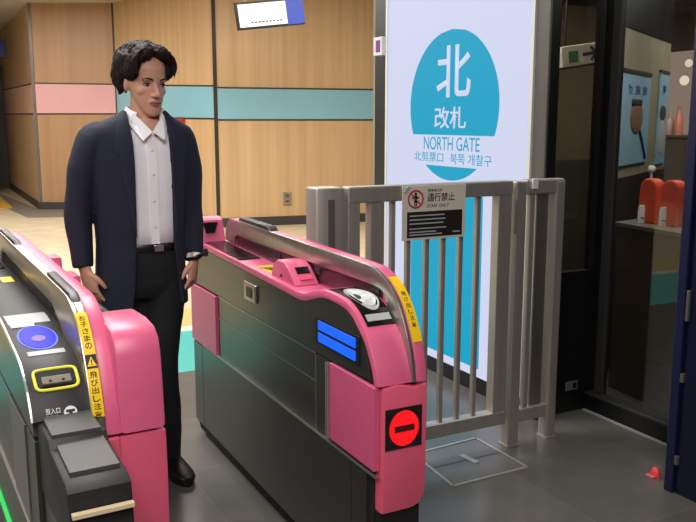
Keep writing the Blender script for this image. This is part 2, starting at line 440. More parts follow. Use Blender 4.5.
# shop room
shop_m = M('shop_wall', (150, 140, 118), .7, var=.06)
struct(MB().span((3.02, 5.3, 0), (6.3, 5.4, 3.0)).build('wall_shop_back', shop_m))
struct(MB().span((6.2, 1.0, 0), (6.3, 5.3, 3.0)).build('wall_shop_right', shop_m))
struct(MB().prism([(2.682, 3.06), (2.70, 3.06), (2.71, 4.62), (3.06, 5.32), (3.03, 5.34), (2.69, 4.66)], 'z', 0, 3.0).build('wall_shop_left', wall_m))
struct(MB().span((2.96, 1.0, 0), (6.3, 1.1, 3.0)).build('wall_shop_near', wall_m))
struct(MB().span((3.02, 1.0, 2.45), (6.2, 5.3, 2.5)).span((2.72, 3.06, 2.45), (3.02, 4.6, 2.5)).build('ceiling_shop', M('shop_dark_ceiling', (34, 40, 38), .6)))
struct(MB().span((3.01, 1.1, 0), (6.2, 5.3, .01)).span((2.71, 3.06, 0), (3.01, 4.6, .01)).build('floor_shop', M('shop_dark_floor', (44, 42, 40), .5)))

t = thing('hanging_sign', 'stand-in for a reflected hanging sign, green square and blue arrow, behind the narrow dark glass', 'sign', (3.75, 4.0, 1.85))  # a sign mirrored in the pane, modelled as a solid board behind it
a0 = Vector((3.595, 4.0, 1.782)); b0 = Vector((3.93, 4.0, 1.832)); u2 = (b0 - a0).normalized(); up2 = Vector((-u2.z, 0, u2.x))
R2 = Matrix((u2, Vector((0, 1, 0)), up2)).transposed()
def pl2(x, z, y=0): return a0 + u2 * x + up2 * z + Vector((0, y, 0))
MB().box(pl2(.165, .055, .02), (.36, .04, .125), R2, .003).build('board', white_pl, t)
MB().box(pl2(.165, -.012, .02), (.37, .045, .012), R2).build('lower_edge', black, t)
MB().box(pl2(.075, .05, -.002), (.075, .004, .07), R2).build('green_symbol', M('sign_green', (60, 120, 90), .5), t, 'green square symbol')
mb = MB(); mb.box(pl2(.205, .055, -.002), (.11, .004, .022), R2)
mb.box(pl2(.245, .072, -.002), (.07, .004, .018), R2 @ Matrix.Rotation(math.radians(45), 3, 'Y'))
mb.box(pl2(.245, .038, -.002), (.07, .004, .018), R2 @ Matrix.Rotation(math.radians(-45), 3, 'Y'))
mb.build('arrow', M('arrow_blue', (36, 52, 110), .5), t, 'dark blue arrow pointing right')
for x in (.03, .3):
    q = pl2(x, .11, .02); MB().cyl(q, (q.x, q.y, 2.45), .006, 8).build('hanger_rod', black, t)
# partition seen behind the narrow glass
t = thing('partition_panel', 'tan partition panel with a dark lower half behind the narrow dark glass', 'panel', (4.2, 4.9, 0))
MB().span((3.6, 4.85, 1.15), (4.7, 4.9, 2.3), .004).build('upper_panel', M('tan_panel', (124, 112, 92), .6, var=.12, scale=4), t)
MB().span((3.6, 4.85, .02), (4.7, 4.9, 1.15), .004).build('lower_panel', M('dim_green_panel', (72, 74, 62), .6, var=.15, scale=4), t)

# posters behind the big pane; a plane turned so its right end recedes
def slab(p0, L_, z0, z1, th, off=0.0, ang=59.9, x0=0.0):
    d = Vector((math.sin(math.radians(ang)), math.cos(math.radians(ang)), 0)); n = Vector((d.y, -d.x, 0))
    Rr = Matrix((d, -n, Z)).transposed()
    c = Vector((p0[0], p0[1], 0)) + d * (x0 + L_ / 2) + n * (off - th / 2) + Z * ((z0 + z1) / 2)
    return MB().box(c, (L_, th, z1 - z0), Rr), d, n
poster_blue = M('poster_pale_blue', (150, 192, 214), .5, var=.1, scale=5)
poster_ink = M('poster_blue_ink', (32, 70, 130), .5)
pb = (3.45, 3.375)
t = thing('poster', 'light blue poster with a brown oval picture behind the shop glass', 'poster', (3.6, 3.46, 1.2))
mb, d, n = slab(pb, .68, 1.20, 1.722, .01); mb.build('sheet', poster_blue, t)
mb, _, _ = slab(pb, .68, 1.716, 1.736, .02, .006); mb.build('top_rail', black, t)
for k in range(3):
    c0 = Vector((pb[0], pb[1], 0)) + d * (.13 + k * .17) + n * .001 + Z * 1.60
    text('家族旅'[k], poster_ink, t, c0, d, U, .12, .055, weight=.01)
c0 = Vector((pb[0], pb[1], 0)) + d * .36 + Z * 1.47
Rr = Matrix((d, -n, Z)).transposed()
MB().ball(c0, (.15, .010, .10), Rr).build('portrait_oval', M('poster_brown', (142, 104, 80), .6, var=.12), t, 'brown oval picture', True)
MB().box(c0 + d * -.02 + Z * .085, (.22, .022, .04), Rr, .01).build('portrait_top', M('poster_dark', (44, 40, 42), .6), t, 'dark top of the oval')
q = c0 + n * .003
MB().tube([q + d * .08 - Z * .08, q + d * .17 - Z * .16, q + d * .26 - Z * .25], .008, 8).build('portrait_lead', poster_ink, t, 'dark curved line', True)
t = thing('shop_column', 'beige column behind the shop glass carrying two posters', 'column', (3.95, 3.72, 0))
mb, _, _ = slab(pb, 1.25, .01, 1.96, .10, -.012); mb.build('shaft', M('column_beige', (158, 148, 124), .6, var=.06), t)
mb, _, _ = slab(pb, 1.25, .011, 1.13, .11, -.006); mb.build('lower_cladding', M('column_dark_brown', (40, 36, 33), .5, var=.15), t, 'dark lower cladding')
mb, _, _ = slab(pb, 1.25, 1.96, 2.44, .12, -.005); mb.build('capital_band', black, t)
t = thing('poster', 'narrow pale poster with a dark haired figure behind the shop glass, right of the column', 'poster', (4.3, 3.85, 1.2))
mb, d2, n2 = slab(pb, .26, 1.17, 1.76, .01, .0, 59.9, .94); mb.build('sheet', poster_blue, t)
mb, _, _ = slab(pb, .26, 1.75, 1.772, .014, .003, 59.9, .94); mb.build('top_rail', black, t)
c0 = Vector((pb[0], pb[1], 0)) + d2 * 1.07
R3 = Matrix((d2, -n2, Z)).transposed()
MB().ball(c0 + Z * 1.50, (.09, .008, .05), R3).build('figure_hair', M('poster_hair', (60, 52, 52), .6), t, 'dark hair of the printed figure', True)
MB().ball(c0 + Z * 1.34, (.10, .007, .12), R3).build('figure_clothes', M('poster_grey', (196, 192, 196), .6), t, 'pale clothes of the printed figure', True)
text('夢', poster_ink, t, c0 - d2 * .05 + n2 * .001 + Z * 1.62, d2, U, .10, .06, weight=.01)

t = thing('display_case', 'brown shop counter holding the orange displays', 'counter', (3.5, 3.0, 0))  # plain body; the green over it is floor mirrored in the pane
MB().prism([(3.27, 3.18), (3.18, 2.35), (3.75, 2.35), (3.75, 3.30)], 'z', .01, .90).build('body', M('counter_brown', (66, 50, 43), .5, var=.12, scale=4), t)
MB().prism([(3.26, 3.19), (3.165, 2.34), (3.76, 2.34), (3.76, 3.31)], 'z', .90, .92).build('top', M('counter_top', (98, 92, 84), .4), t)
org = M('orange_red_card', (222, 74, 46), .5, var=.08)
for i, (yc, lbl) in enumerate([(3.07, 'orange red display with a white tube, left one on the shop counter'), (2.93, 'orange red display with a white tube, right one nearest the navy cabinet')]):
    t = thing('display_stand', lbl, 'display', (3.35, yc - .08, .92), 'orange displays on the shop counter')
    oy = yc; xx = 3.36
    prof = []
    for k in range(13):
        an = PI * k / 12; prof.append((oy + .055 * math.cos(an), 1.105 + .05 * math.sin(an)))
    prof += [(oy - .060, 1.0), (oy - .066, .921), (oy + .066, .921), (oy + .060, 1.0)]
    MB().prism(prof, 'x', xx, xx + .07, .008).build('backing', org, t)
    MB().tube([(xx - .012, oy + .02, .921), (xx - .012, oy + .02, .99), (xx - .012, oy + .02, 1.015)], [(.012, .026), (.012, .026), (.008, .02)], 16).build('tube', white_pl, t, None, True)
    MB().ball((xx - .025, oy + .022, .965), (.004, .009, .009)).build('printed_mark', ink, t)
    MB().box((xx - .026, oy + .005, .95), (.003, .03, .006)).build('printed_line', redink, t)
tag(MB().ball((3.55, 3.225, 1.19), (.022, .022, .022)).cyl((3.55, 3.225, .92), (3.55, 3.225, 1.18), .008).build('display_lamp', white_pl, smooth=True), 'small white globe on a stem behind the orange displays', 'lamp')
bright = E('shop_lit_panel', (206, 178, 166), 0.6)
t = thing('lit_panel', 'pinkish lit display panel deep in the shop at upper right', 'display', (5.02, 4.0, 1.351))
MB().span((5.0, 3.6, 1.351), (5.04, 4.46, 1.95), .004).build('lit_back', bright, t)
MB().ball((4.985, 4.28, 1.74), (.03, .035, .035)).build('bulb', E('bulb_glow', (255, 236, 214), 1.3), t, None, True)
MB().ball((4.985, 4.25, 1.86), (.025, .028, .028)).build('bulb', E('bulb_glow', (255, 236, 214), 1.2), t, None, True)
t = thing('shop_cabinet', 'low brown cabinet deep in the shop under the lit display panel', 'cabinet', (5.1, 4.0, .01))
MB().span((4.84, 3.55, .01), (5.3, 4.5, 1.33), .01).build('body', M('showcase_cabinet', (88, 76, 70), .5), t)
MB().span((4.82, 3.54, 1.33), (5.31, 4.51, 1.35), .003).build('top', frame_grey, t)
for i, (y, z, h, c) in enumerate([(4.3, 1.35, .16, (190, 160, 150)), (4.22, 1.35, .2, (215, 130, 110)), (4.36, 1.35, .12, (180, 190, 170))]):
    tag(MB().tube([(4.89, y, z), (4.89, y, z + h * .6), (4.89, y, z + h * .75), (4.89, y, z + h)], [.03, .032, .014, .013], 14).build('bottle', M('bottle_%d' % i, c, .3), smooth=True),
        ['small pale pink bottle on the brown shop cabinet', 'taller orange bottle on the brown shop cabinet', 'short greenish bottle on the brown shop cabinet'][i], 'bottle', 'bottles on the shop cabinet')

# navy cabinet at the right edge
t = thing('metal_cabinet', 'tall navy blue metal cabinet filling the right edge of the picture', 'cabinet', (2.8, 1.5, 0))
MB().span((2.55, .7, 0), (2.88, 2.10, 2.6), .004).build('body', navy, t)
MB().span((2.535, 2.105, 0), (2.88, 2.145, 2.6), .004).build('edge_strip', navy_l, t)
MB().span((2.545, .72, .04), (2.56, 2.085, 2.56), .003).build('door', navy, t)
for z in (.14, .475, 1.45): MB().span((2.535, 2.088, z - .018), (2.552, 2.104, z + .018), .002).build('hinge', frame_grey, t)
MB().span((2.532, 2.085, .70), (2.548, 2.098, .82), .003).build('latch', frame_grey, t)
t = thing('door_stop', 'small bright red rubber wedge lying on the floor beside the navy cabinet', 'door stop', (2.59, 2.25, 0))
MB().ball((2.60, 2.245, .008), (.018, .024, .034)).build('cap', M('red_rubber', (235, 70, 74), .5), t, None, True)
MB().box((2.592, 2.25, .005), (.042, .042, .008), bevel=.003).build('brim', M('pink_rubber', (214, 110, 112), .5), t)

# ------------------------------------------------------------------ steel barrier
FY = 2.78
t = thing('gate_post', 'square stainless steel post box with a slot, left end of the barrier', 'post', (1.37, FY + .05, 0))
mb = MB(); mb.span((1.312, FY, 0), (1.436, FY + .10, 1.2), .010); mb.build('housing', steel_fence, t, None, True)
MB().span((1.362, FY - .003, .35), (1.390, FY + .004, 1.155), .001).build('slot', M('slot_dark', (88, 82, 80), .5), t)
MB().span((1.308, FY - .004, 0), (1.440, FY + .104, .01), .004).build('foot_plate', steel_fence, t)

g = thing('swing_gate', 'wide stainless steel barred swing gate carrying the no entry notice', 'gate', (1.85, FY, 0))
def vbar(x, w, z0, z1, nm, par, dep=.03):
    MB().span((x, FY - dep / 2 + .02, z0), (x + w, FY + dep / 2 + .02, z1), .003).build(nm, steel_fence, par)
MB().span((1.444, FY - .008, 1.137), (2.237, FY + .048, 1.2), .006).build('top_rail', steel_fence, g)
MB().span((1.444, FY - .008, .113), (2.238, FY + .048, .175), .006).build('bottom_rail', steel_fence, g)
vbar(1.446, .052, .115, 1.14, 'stile', g, .05)
vbar(1.545, .05, .175, 1.14, 'stile', g, .045)
vbar(2.165, .07, .115, 1.14, 'stile', g, .05)
for x in (1.645, 1.718, 1.807, 1.888, 1.975, 2.062): vbar(x, .021, .175, 1.14, 'bar', g, .022)
f2 = thing('fence_panel', 'narrow fixed steel fence panel right of the swing gate, against the black shopfront', 'fence', (2.4, FY, 0))
MB().span((2.255, FY - .006, 0), (2.315, FY + .05, 1.195), .006).build('hinge_post', steel_fence, f2)
MB().span((2.315, FY - .002, 1.135), (2.53, FY + .05, 1.2), .008).build('top_rail', steel_fence, f2)
MB().span((2.315, FY, .105), (2.48, FY + .04, .165), .006).build('bottom_rail', steel_fence, f2)
vbar(2.345, .026, .16, 1.14, 'bar', f2, .026)
MB().span((2.39, FY + .02, .15), (2.46, FY + .06, 1.14), .004).build('stile', steel_hi, f2)
MB().span((2.475, FY - .004, 0), (2.535, FY + .055, 1.197), .012).build('end_post', steel_fence, f2)
MB().cyl((2.25, FY - .01, .98), (2.25, FY - .01, 1.12), .006, 12).build('hinge_pin', edge_steel, f2)
MB().span((2.34, FY - .012, 1.16), (2.37, FY - .001, 1.205), .002).build('plastic_cap', white_pl, f2, 'white plastic cap')
for x in (2.255, 2.475): MB().span((x - .004, FY - .010, 0), (x + .064, FY + .058, .006), .001).build('foot_plate', steel_fence, f2)

nb = thing('notice_board', 'white laminated staff only notice with a black lower panel, fixed on the gate bars', 'notice', (1.82, FY - .02, .98))
ny = FY - .016
MB().span((1.682, ny, .978), (1.985, ny + .006, 1.196), .001).build('sheet', M('notice_paper', (212, 202, 188), .45, var=.02), nb)
MB().span((1.703, ny - .0012, .988), (1.968, ny, 1.092)).build('black_panel', ink, nb, 'black text panel')
RX = (1, 0, 0)
text('関係者以外', ink, nb, (1.80, ny, 1.168), RX, U, .07, .013)
text('通行禁止', ink, nb, (1.797, ny, 1.130), RX, U, .132, .034, weight=.012)
text('STAFF ONLY', ink, nb, (1.797, ny, 1.106), RX, U, .105, .014)
mb = MB()
for z, x1 in ((1.076, 1.88), (1.060, 1.885), (1.044, 1.875), (1.024, 1.89), (1.010, 1.84), (.999, 1.87)):
    mb.span((1.714, ny - .002, z - .0025), (x1, ny - .001, z + .0025))
mb.span((1.922, ny - .002, 1.0), (1.957, ny - .001, 1.006))
mb.build('print_line', grey_lab, nb, 'pale printed lines')
mb = MB()
ring = [(1.742 + .034 * math.cos(2 * PI * k / 40), ny - .001, 1.143 + .034 * math.sin(2 * PI * k / 40)) for k in range(41)]
mb.tube(ring, (.0035), 8); mb.box((1.742, ny - .001, 1.143), (.066, .002, .005), Matrix.Rotation(math.radians(45), 3, 'Y'))
mb.build('prohibition_ring', redink, nb, 'red prohibition ring')
mb = MB(); mb.ball((1.742, ny - .001, 1.163), (.006, .002, .006)); mb.box((1.742, ny - .0008, 1.143), (.013, .002, .028)); mb.box((1.738, ny - .0008, 1.124), (.004, .002, .018)); mb.box((1.746, ny - .0008, 1.124), (.004, .002, .018)); mb.box((1.742, ny - .0008, 1.148), (.03, .002, .006))
mb.build('standing_figure', ink, nb, 'black standing figure pictogram')
MB().box((1.70, ny - .003, 1.182), (.035, .004, .012), Matrix.Rotation(math.radians(-50), 3, 'Y'), .001).build('tape_strip', grey_lab, nb)

# floor hatch
h = thing('floor_hatch', 'square access hatch with bright metal edges in the dark floor below the gate', 'hatch', (2.0, 2.74, 0))
hp = [(1.835, 2.90), (1.808, 2.555), (2.19, 2.56), (2.19, 2.925)]
mb = MB()
for i in range(4):
    A, B = Vector(hp[i]), Vector(hp[(i + 1) % 4]); d = (B - A).normalized(); n = Vector((-d.y, d.x)) * .007
    mb.prism([tuple(A - n), tuple(B - n), tuple(B + n), tuple(A + n)], 'z', 0, .004)
mb.build('frame', M('hatch_edge_metal', (170, 165, 155), .4, .5), h)
MB().prism([(1.845, 2.89), (1.82, 2.567), (2.18, 2.57), (2.18, 2.913)], 'z', 0, .002).build('cover', M('hatch_cover_stone', (98, 95, 92), .4, var=.12, scale=4), h)
MB().box((2.02, 2.74, .004), (.03, .10, .004), Matrix.Rotation(math.radians(8), 3, 'Z'), .001).build('lift_handle', M('hatch_handle', (165, 162, 155), .4, .4), h)
MB().span((1.83, 2.735, .002), (2.18, 2.741, .003)).build('centre_joint', M('joint_dark', (60, 58, 56), .6), h)

# ------------------------------------------------------------------ fare gates
TP = [(3.64, .925), (3.40, .918), (2.62, .898), (2.45, .893), (2.38, .898), (2.30, .922), (2.22, .935), (2.10, .93), (2.04, .91), (2.0, .883), (1.955, .845), (1.925, .80), (1.905, .76), (1.893, .722)]
TP = [(p.x, p.y) for p in smooth_path([(a, b, 0) for a, b in TP], 4)]
TL = [(3.64, .92), (3.2, .917), (2.45, .917), (2.32, .914), (2.2, .902), (2.08, .890), (2.02, .876), (1.96, .845), (1.92, .80), (1.905, .775)]
TL = [(p.x, p.y) for p in smooth_path([(a, b, 0) for a, b in TL], 4)]
AO = [(3.47, .93), (3.455, .985), (3.42, 1.018), (3.37, 1.03), (3.0, 1.026), (2.5, 1.022), (2.17, 1.018), (2.09, 1.008), (2.03, .982), (1.98, .942), (1.945, .895), (1.915, .835), (1.895, .775), (1.887, .722)]
AO = [(p.x, p.y) for p in smooth_path([(a, b, 0) for a, b in AO], 5)]
def offs(path, d):
    out = []
    for i in range(len(path)):
        a = Vector(path[max(i - 1, 0)]); b = Vector(path[min(i + 1, len(path) - 1)]); t = (b - a).normalized()
        nrm = Vector((t.y, -t.x)); p = Vector(path[i]) - nrm * d
        out.append((p.x, p.y))
    return out
def strip(path, th, x0, x1, bevel=0.0):
    return MB().prism(list(path) + offs(path, th)[::-1], 'x', x0, x1, bevel)
def surf_z(path, y):
    for (a, za), (b, zb) in zip(path, path[1:]):
        if min(a, b) <= y <= max(a, b): return za + (zb - za) * ((y - a) / (b - a) if b != a else 0)
    return path[-1][1]
def patch(path, ya, yb, x0, x1, lift, th=.002, n=14):
    pts = []
    for i in range(n + 1):
        y = ya + (yb - ya) * i / n; pts.append((y, surf_z(path, y)))
    up = offs(pts, -lift); lo = offs(pts, -lift + th)
    return MB().prism(up + lo[::-1], 'x', x0, x1)
def sub(path, ya, yb): return [p for p in path if yb <= p[0] <= ya]
def arclen_patch(path, s0, s1, x0, x1, lift, th=.002, n=20):
    L_ = [0]
    for a, b in zip(path, path[1:]): L_.append(L_[-1] + math.dist(a, b))
    def at(s):
        for i in range(len(path) - 1):
            if L_[i] <= s <= L_[i + 1] + 1e-9:
                t = (s - L_[i]) / max(1e-9, L_[i + 1] - L_[i]); return (path[i][0] + (path[i + 1][0] - path[i][0]) * t, path[i][1] + (path[i + 1][1] - path[i][1]) * t)
        return path[-1]
    pts = [at(s0 + (s1 - s0) * i / n) for i in range(n + 1)]
    return MB().prism(offs(pts, -lift) + offs(pts, -lift + th)[::-1], 'x', x0, x1), at, L_[-1]

# side sections of the machine body (y, z)
BODY = [(1.93, .02), (3.60, .02), (3.645, .07), (3.645, .90)] + [p for p in offs(TP, .022) if p[0] < 3.6 and p[0] > 1.94] + [(1.93, .72)]

g1 = thing('fare_gate', 'pink and steel ticket gate on the right, red no entry display on its front', 'ticket gate', (1.155, 2.77, 0))
MB().span((1.10, 1.99, 0), (1.22, 3.56, .06), .004).build('plinth', black, g1)
MB().prism(BODY, 'x', 1.088, 1.228).build('body', seam_mat, g1)
# cladding panels of the passage side
def pan(y0, y1, z0, z1, nm='side_panel', m_=steel, x=1.08, th=.012, poly=None, par=None, lb=None):
    mb = MB()
    if poly: mb.prism(poly, 'x', x, x + th)
    else: mb.span((x, y0, z0), (x + th, y1, z1), .0015)
    return mb.build(nm, m_, par or g1, lb)
pan(2.055, 3.51, .055, .450); pan(3.514, 3.64, .055, .44); pan(1.96, 2.051, .055, .450)
pan(2.30, 3.255, .458, .622); pan(2.30, 3.255, .628, .716)
pan(2.205, 2.295, .458, .716)
top = [(3.64, .722), (3.64, .895)] + [p for p in offs(TP, .026) if 1.95 < p[0] < 3.6] + [(1.935, .73), (2.2, .722)]
pan(0, 0, 0, 0, poly=top)
pan(1.905, 2.19, .470, .716, 'front_door', pink_door, x=1.074, th=.018)
pan(3.285, 3.635, .452, .712, 'rear_door', pink_door, x=1.072, th=.016, lb='small pink door at the far end')
MB().cyl((1.072, 2.197, .47), (1.072, 2.197, .715), .007, 10).build('door_hinge', edge_steel, g1)
MB().span((1.074, 1.90, .452), (1.085, 3.64, .457)).build('edge_strip', edge_steel, g1)
mb = MB(); mb.span((1.0785, 2.30, .7165), (1.081, 3.26, .719)); mb.span((1.0785, 2.30, .624), (1.081, 3.26, .626)); mb.span((1.0785, 2.296, .46), (1.081, 2.299, .716))
mb.build('panel_joint', edge_steel, g1)
MB().span((1.072, 2.81, .775), (1.081, 2.93, .845), .004).build('latch_plate', steel_hi, g1)
MB().span((1.070, 2.84, .79), (1.073, 2.90, .83), .002).build('latch', black, g1)
# status light
lw1 = MB().span((1.077, 2.0, .757), (1.081, 2.30, .84)).build('light_window', black, g1)
for z in (.818, .779):
    MB().span((1.073, 2.02, z - .015), (1.0775, 2.268, z + .015), .006).build('status_light', blue_led, lw1, 'glowing blue light bar')
# top cover
strip(TP, .026, 1.080, 1.198, .004).build('top_cover', pink, g1, None, True)
MB().prism([(y, z) for y, z in [(3.63, .93), (3.39, .921), (3.02, .911), (3.02, .913), (3.39, .923), (3.63, .932)]], 'x', 1.09, 1.18).build('table_display', screen, g1, 'dark glass display set in the table')
# end housing
eh1 = MB().prism([(3.64, .90), (3.64, .995), (3.61, 1.02), (3.52, 1.03), (3.485, 1.015), (3.44, .90)], 'x', 1.072, 1.185, .008).build('end_housing', pink, g1, None, True)
def facequad(y0, z0, y1, z1, xa, xb, xc, xd, m_, nm, par, lift=.003, lb=None):
    """a thin plate on a face rising from (y0,z0) to (y1,z1)"""
    t = Vector((0, y1 - y0, z1 - z0)).normalized(); n = Vector((0, -t.z, t.y))
    q = [Vector((xa, y0, z0)), Vector((xb, y0, z0)), Vector((xd, y1, z1)), Vector((xc, y1, z1))]
    MB().loft([[p + n * lift for p in q], [p - n * .001 for p in q]]).build(nm, m_, par, lb)
facequad(3.461, .962, 3.480, 1.006, 1.098, 1.138, 1.090, 1.158, screen, 'end_screen', eh1)
# scanner block
sb1 = MB().prism([(2.72, .89), (2.70, .945), (2.66, .965), (2.60, .965), (2.565, .95), (2.50, .90), (2.50, .88)], 'x', 1.10, 1.19, .006).build('sensor_block', pink, g1, None, True)
facequad(2.538, .931, 2.560, .947, 1.125, 1.172, 1.125, 1.172, screen, 'sensor_window', sb1, .005)
facequad(2.512, .912, 2.532, .926, 1.125, 1.172, 1.125, 1.172, pink_hot, 'sensor_sill', sb1, .004)
MB().ball((1.099, 2.62, .915), (.003, .006, .006)).build('sensor_eye', black, sb1); MB().ball((1.105, 2.55, .905), (.003, .006, .006)).build('sensor_eye', black, sb1)
patch(TP, 2.88, 2.74, 1.11, 1.17, .0015).build('table_sticker', yellow, g1, 'yellow sticker on the table')
mb = MB()
for k in range(3): mb.box((1.125 + k * .016, 2.81, surf_z(TP, 2.81) + .002), (.008, .08, .002), Matrix.Rotation(.3, 3, 'Z'))
mb.build('sticker_print', ink, g1)
# card reader on the near slope
rd1 = patch(TP, 2.235, 1.985, 1.096, 1.190, .002).build('card_reader', screen, g1, 'black card reader plate')
def decal_disc(path, yc, xc, ry, rx, m_, nm, par, lift, lb=None):
    vs = []
    for k in range(48):
        an = 2 * PI * k / 48; y = yc + ry * math.sin(an); vs.append((xc + rx * math.cos(an), y, surf_z(path, y) + lift))
    mb = MB(); mb.loft([vs, [(x, y, z - .0015) for x, y, z in vs]]); return mb.build(nm, m_, par, lb)
decal_disc(TP, 2.115, 1.145, .085, .040, grey_lab, 'reader_disc', rd1, .0042, 'pale grey oval of the card reader')
decal_disc(TP, 2.115, 1.145, .070, .032, M('reader_print', (196, 200, 198), .5, var=.25, scale=45), 'reader_print', rd1, .0052)
patch(TP, 2.018, 1.998, 1.104, 1.182, .0045).build('reader_label', grey_lab, rd1)
# arch
face = AO[:] + [(1.90, .722), (2.0, .86), (2.03, .905), (2.045, .93), (2.05, .945), (2.07, .957), (2.12, .962), (3.32, .965), (3.36, .945), (3.37, .915)]
MB().prism(face, 'x', 1.188, 1.20, .0015).build('arch_face', steel_hi, g1, None, True)
shell = AO[:] + [(1.93, .722), (2.06, .88), (3.44, .88)]
MB().prism(shell, 'x', 1.20, 1.236, .004).build('arch_shell', pink, g1, 'pink outer shell of the arch', True)
MB().span((1.197, 2.08, .90), (1.2015, 3.34, .955)).build('sensor_strip', M('sensor_strip_plum', (64, 30, 42), .3, var=.1), g1, 'dark sensor strip in the arch recess')
for y in (2.09, 2.5, 2.85): MB().span((1.192, y, .925), (1.199, y + .05, .95), .003).build('sensor', black, g1)
MB().prism([(3.31, 1.028), (3.29, 1.045), (2.98, 1.042), (2.95, 1.025)], 'x', 1.192, 1.232, .005).build('hand_pad', black, g1, None, True)
_, at, LA = arclen_patch(AO, 0, .1, 0, 1, 0)
i0 = sum(math.dist(a, b) for a, b in zip(AO, AO[1:]) if b[0] >= 2.06)
mb, at, _ = arclen_patch(AO, i0 + .012, LA - .112, 1.203, 1.233, .0025); mb.build('warning_sticker', yellow, g1, 'yellow warning sticker over the arch front')
def along_text(path, body, s0, step, hgt, xc, w, mat, par, at):
    for k, ch in enumerate(body):
        s = s0 + k * step; p = at(s + step * .9); q = at(s)
        up = Vector((0, q[0] - p[0], q[1] - p[1])).normalized()
        nrm = Vector((1, 0, 0)).cross(up)
        o = Vector((xc - w / 2, p[0], p[1])) + nrm * .0026
        text(ch, mat, par, o, RX, up, w, hgt, weight=.01)
along_text(AO, '飛び出し注意', i0 + .075, .0195, .0155, 1.218, .014, ink, g1, at)
# front panels
MB().span((1.081, 1.888, .34), (1.238, 1.95, .716), .0).build('front_panel', pink_hot, g1) if False else None
fp = []
for k in range(9):
    an = PI / 2 * k / 8; fp.append((1.236 - .055 + .055 * math.sin(an), .345 + .06 - .06 * math.cos(an)))
fp = [(1.093, .345)] + fp + [(1.236, .714), (1.20, .708), (1.14, .722), (1.093, .714)]
MB().prism(fp, 'y', 1.885, 1.96, .005).build('front_panel', pink_hot, g1, None, True)
MB().span((1.09, 1.90, .06), (1.225, 1.97, .345), .003).build('lower_front', black, g1)
ed1 = MB().span((1.098, 1.8815, .535), (1.218, 1.887, .655), .001).build('entry_display', black, g1)
vs = [(1.158 + .048 * math.cos(2 * PI * k / 48), .595 + .052 * math.sin(2 * PI * k / 48)) for k in range(48)]
MB().prism(vs, 'y', 1.879, 1.882).build('no_entry_disc', red_led, ed1, 'glowing red no entry disc')
MB().span((1.126, 1.877, .586), (1.190, 1.8795, .604)).build('no_entry_bar', M('dark_red_bar', (70, 14, 14), .5), ed1, 'dark bar across the red disc')

# ---- left fare gate
g2 = thing('fare_gate', 'pink and black ticket gate on the left, glowing blue card reader on its slope', 'ticket gate', (.33, 1.9, 0))
MB().span((.205, 1.99, 0), (.465, 3.56, .06), .004).build('plinth', black, g2)
BL = [(1.93, .02), (3.60, .02), (3.645, .07), (3.645, .89)] + [p for p in offs(TL, .02) if 1.95 < p[0] < 3.6] + [(1.93, .76)]
MB().prism(BL, 'x', .198, .470).build('body', seam_mat, g2)
pan(2.06, 3.64, .06, .45, x=.188, par=g2); pan(1.93, 2.055, .06, .45, x=.188, par=g2)
pan(2.32, 3.64, .458, .72, x=.188, par=g2); pan(2.06, 2.31, .458, .72, 'side_door', M('door_steel', (128, 128, 122), .36, .85, rvar=.05), x=.184, th=.016, par=g2); pan(1.93, 2.05, .458, .72, x=.188, par=g2)
topl = [(3.64, .728), (3.64, .89)] + [p for p in offs(TL, .024) if 1.95 < p[0] < 3.6] + [(1.935, .73)]
pan(0, 0, 0, 0, poly=topl, x=.188, par=g2)
MB().span((.180, 1.93, .452), (.19, 3.64, .457)).build('edge_strip', edge_steel, g2)
MB().span((.178, 2.0, .245), (.19, 3.6, .262), .003).build('guide_light', green_led, g2, 'glowing green light strip along the side')
pan(1.96, 3.64, .06, .90, x=.470, par=g2)
# dark cover, left half
strip(TL, .024, .184, .319, .003).build('reader_cover', dark, g2, None, True)
strip(TL, .010, .180, .1845).build('cover_edge', edge_steel, g2)
MB().span((.20, 3.2, .914), (.30, 3.5, .921)).build('table_display', screen, g2)
patch(TL, 2.98, 2.84, .2, .24, .0015).build('table_sticker', yellow, g2, 'yellow sticker on the dark table'); patch(TL, 3.02, 2.92, .258, .295, .0015).build('table_sticker', yellow, g2, 'yellow sticker on the dark table')
patch(TL, 2.40, 2.30, .193, .300, .0018).build('info_label', grey_lab, g2, 'pale grey printed label')
patch(TL, 2.305, 2.275, .196, .255, .0026).build('white_label', white_pl, g2)
decal_disc(TL, 2.185, .247, .092, .048, blue_rim, 'reader_rim', g2, .002)
decal_disc(TL, 2.185, .247, .084, .0435, blue_led2, 'reader_glow', g2, .0035, 'glowing blue disc of the card reader')
decal_disc(TL, 2.168, .247, .022, .017, E('reader_mark', (178, 140, 220), .9), 'reader_mark', g2, .005, 'pale oval mark in the blue disc')
patch(TL, 2.085, 2.06, .205, .292, .002).build('white_label', grey_lab, g2)
